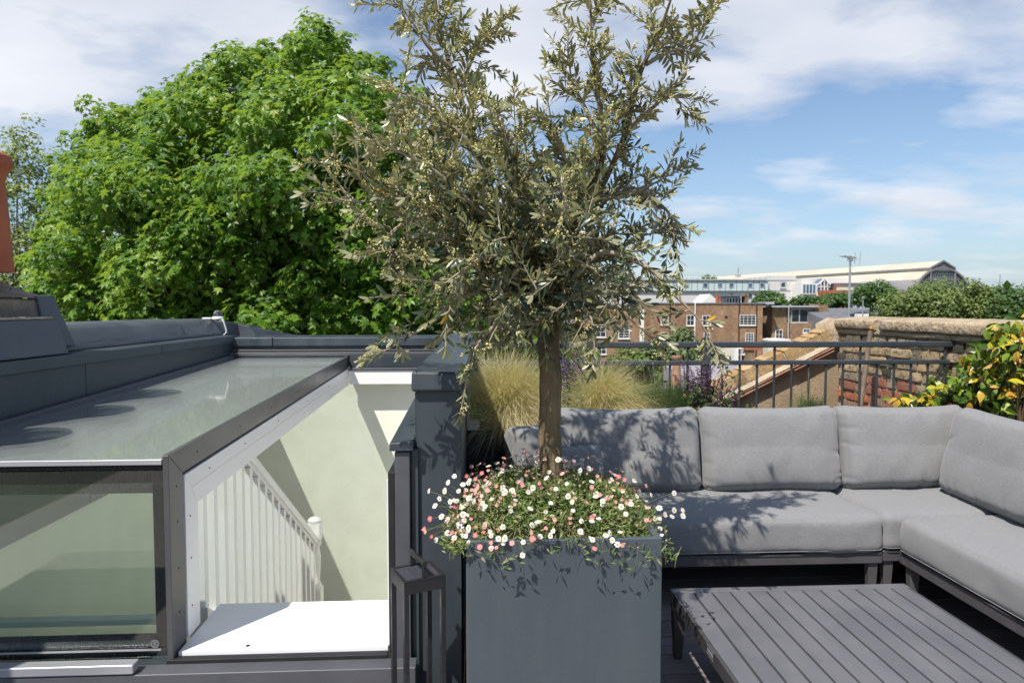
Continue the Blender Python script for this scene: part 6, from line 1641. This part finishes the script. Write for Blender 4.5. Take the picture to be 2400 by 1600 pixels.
def lavender(label, px, Y, n, hgt, spread, heads, seed, group='lavenders in the trough'):
    rr = random.Random(seed); p0 = at(px, 950, Y); o = thing('lavender', label, 'plant', (p0.x, Y, TRZ - .03), group=group)
    V, T, rn = blades((p0.x, Y, TRZ - .035), n, hgt * .5, hgt, .35, (0, -.1, .2), .003, .12, seed, spread); f_ = mesh_obj('leaves', fastmesh('leaves', V - np.array(o.location), T, rn), M['l_lav'], o); f_['kind'] = 'stuff'
    sm = MB(); PP, AA, SS = [], [], []
    for sx, sy in heads:
        tipp = at(sx, sy, Y + rr.uniform(-.05, .05)); b = Vector((p0.x + (tipp.x - p0.x) * .5, tipp.y, TRZ)); pts = bez(b, (b + tipp) / 2 + Vector((rr.gauss(0, .01), 0, .02)), tipp, 6); sm.tube(pts, .0011, 4, False)
        for k_ in range(10): q = tipp - Vector((0, 0, .03 * k_ / 10)); d = rvec() + Vector((0, 0, .5)); PP.append(tuple(q)); AA.append(tuple(d)); SS.append(rr.uniform(.005, .009))
    sm.build('stem', M['stem_daisy'], o, ang=80); PP = np.array(PP)
    V, T, rn = scatter(DIA, DIA_T, PP, np.array(AA), rand_dirs(len(PP)), np.array(SS)); f_ = mesh_obj('flower_head', fastmesh('flower_head', V - np.array(o.location), T, rn), M['lav_head'], o); f_['kind'] = 'stuff'
    return o
lavender('green lavender with pale heads right of the drooping grass', 1555, 3.9, 1300, .33, .10, [(1530, 850), (1545, 858), (1552, 832), (1563, 836), (1520, 860), (1572, 870), (1538, 880), (1505, 848), (1580, 860)], 41)
lavender('small lavender tuft before the rendered wall above the middle cushion', 1895, 3.92, 300, .24, .04, [(1858, 912), (1876, 905), (1896, 872), (1900, 890), (1912, 905), (1918, 915)], 42)
lavender('sparse lavender tuft at the foot of the brick wall', 2010, 3.95, 140, .11, .05, [(2003, 912), (2008, 905), (2024, 915)], 43)

# ---- leaning pole with an orange flower on top
lpole = thing('leaning_pole', 'thin brown wooden pole leaning against the brick wall', 'pole', (at(2015, 950, 4.7).x, 4.7, 0.3))
a = at(2016, 960, 4.55); b = at(2040, 777, 4.8)
MB().tube([a + (a - b) * .6, a, b], [.016, .0165, .0165], 12).build('shaft', M['rust_wood'], lpole)
of = thing('orange_blossom', 'single orange blossom above the top of the leaning pole', 'flower', at(2040, 768, 4.82))
me = daisy_mesh(7, .5, 77, .1); me.materials.append(pm('orange_petal', (0.75, 0.25, 0.01), (0.8, 0.33, 0.02), 30, rough=.7)); o = mesh_obj('petals', me, None, of); o.scale = (.017,) * 3; o.rotation_euler = (R(60), 0, 0)
MB().tube([(0, 0, 0), (.005, .01, -.05)], .0012, 4).build('stem', M['stem_daisy'], of, local=True)

# ---- star jasmine climbing at the right edge
ja = thing('climbing_shrub', 'climbing shrub with glossy yellow and orange leaves at the right edge', 'shrub', (2.75, 3.93, TRZ - .03))
OV = [(0, 0, 0), (.17, .2, .05), (0, .22, 0), (-.17, .2, .05), (.25, .45, .06), (0, .47, 0), (-.25, .45, .06), (.16, .75, .04), (0, .76, 0), (-.16, .75, .04), (0, 1, 0)]
OV_T = [(0, 1, 2), (0, 2, 3), (1, 4, 5), (1, 5, 2), (2, 5, 6), (2, 6, 3), (4, 7, 8), (4, 8, 5), (5, 8, 9), (5, 9, 6), (7, 10, 8), (8, 10, 9)]
rj = random.Random(9)
ov_me = []
for q in range(6):
    tv = [(x * (.9 + .05 * q), y_, z - (.05 + .09 * q) * y_ * y_) for x, y_, z in OV]; me = fastmesh('leaf', np.array(tv), np.array(OV_T), smooth=True); me.materials.append(M['l_jas']); ov_me.append(me)
blobs = [(2390, 880, 3.34, 60, 110, 1.3), (2425, 830, 3.28, 60, 90, .7), (2345, 850, 3.46, 45, 70, 1.1), (2385, 795, 3.40, 36, 36, .6), (2310, 915, 3.56, 45, 45, .8), (2225, 905, 3.8, 40, 20, .45), (2180, 930, 3.84, 35, 14, .3), (2125, 935, 3.9, 28, 12, .25), (2345, 768, 3.46, 16, 14, .16), (2275, 855, 3.66, 26, 24, .3)]
js = MB()
def jas_leaf(p, near_):
    o = bpy.data.objects.new('leaf', rj.choice(ov_me)); COL.objects.link(o); o.parent = ja
    A_ = Vector((rj.gauss(0, .8), rj.gauss(-.35, .6), rj.uniform(-1.1, .25))).normalized(); N0 = Vector((rj.gauss(-.2, .5), rj.gauss(-.6, .4), rj.uniform(.3, 1.2)))
    S1 = A_.cross(N0).normalized(); N_ = S1.cross(A_); s = rj.uniform(.040, .075)
    mx = Matrix((S1 * s, A_ * s, N_ * s)).transposed().to_4x4(); mx.translation = Vector(p) - Vector(ja.location); o.matrix_local = mx
tot_w = sum(b_[5] for b_ in blobs)
sprigs = []
for (px, py, Y, sx, sy, wgt) in blobs:
    root = Vector((at(min(px + 40, 2400), 1000, Y).x, Y + .03, TRZ - .02))
    for q in range(int(95 * wgt)):
        p = at(rj.gauss(px, sx * .5), rj.gauss(py, sy * .5), Y + rj.uniform(-.12, .08))
        if p.z < .74: continue
        sprigs.append((p, root))
rj.shuffle(sprigs)
for i, (p, root) in enumerate(sprigs):
    if i < 298: jas_leaf(p, True)
    if i % 4 == 0: js.tube(bez(root, root.lerp(p, .5) + Vector((rj.gauss(0, .03), 0, .05)), p, 7), [.003 - .0003 * k_ for k_ in range(7)], 5, False)
js.build('stem', M['jas_stem'], ja, ang=80)
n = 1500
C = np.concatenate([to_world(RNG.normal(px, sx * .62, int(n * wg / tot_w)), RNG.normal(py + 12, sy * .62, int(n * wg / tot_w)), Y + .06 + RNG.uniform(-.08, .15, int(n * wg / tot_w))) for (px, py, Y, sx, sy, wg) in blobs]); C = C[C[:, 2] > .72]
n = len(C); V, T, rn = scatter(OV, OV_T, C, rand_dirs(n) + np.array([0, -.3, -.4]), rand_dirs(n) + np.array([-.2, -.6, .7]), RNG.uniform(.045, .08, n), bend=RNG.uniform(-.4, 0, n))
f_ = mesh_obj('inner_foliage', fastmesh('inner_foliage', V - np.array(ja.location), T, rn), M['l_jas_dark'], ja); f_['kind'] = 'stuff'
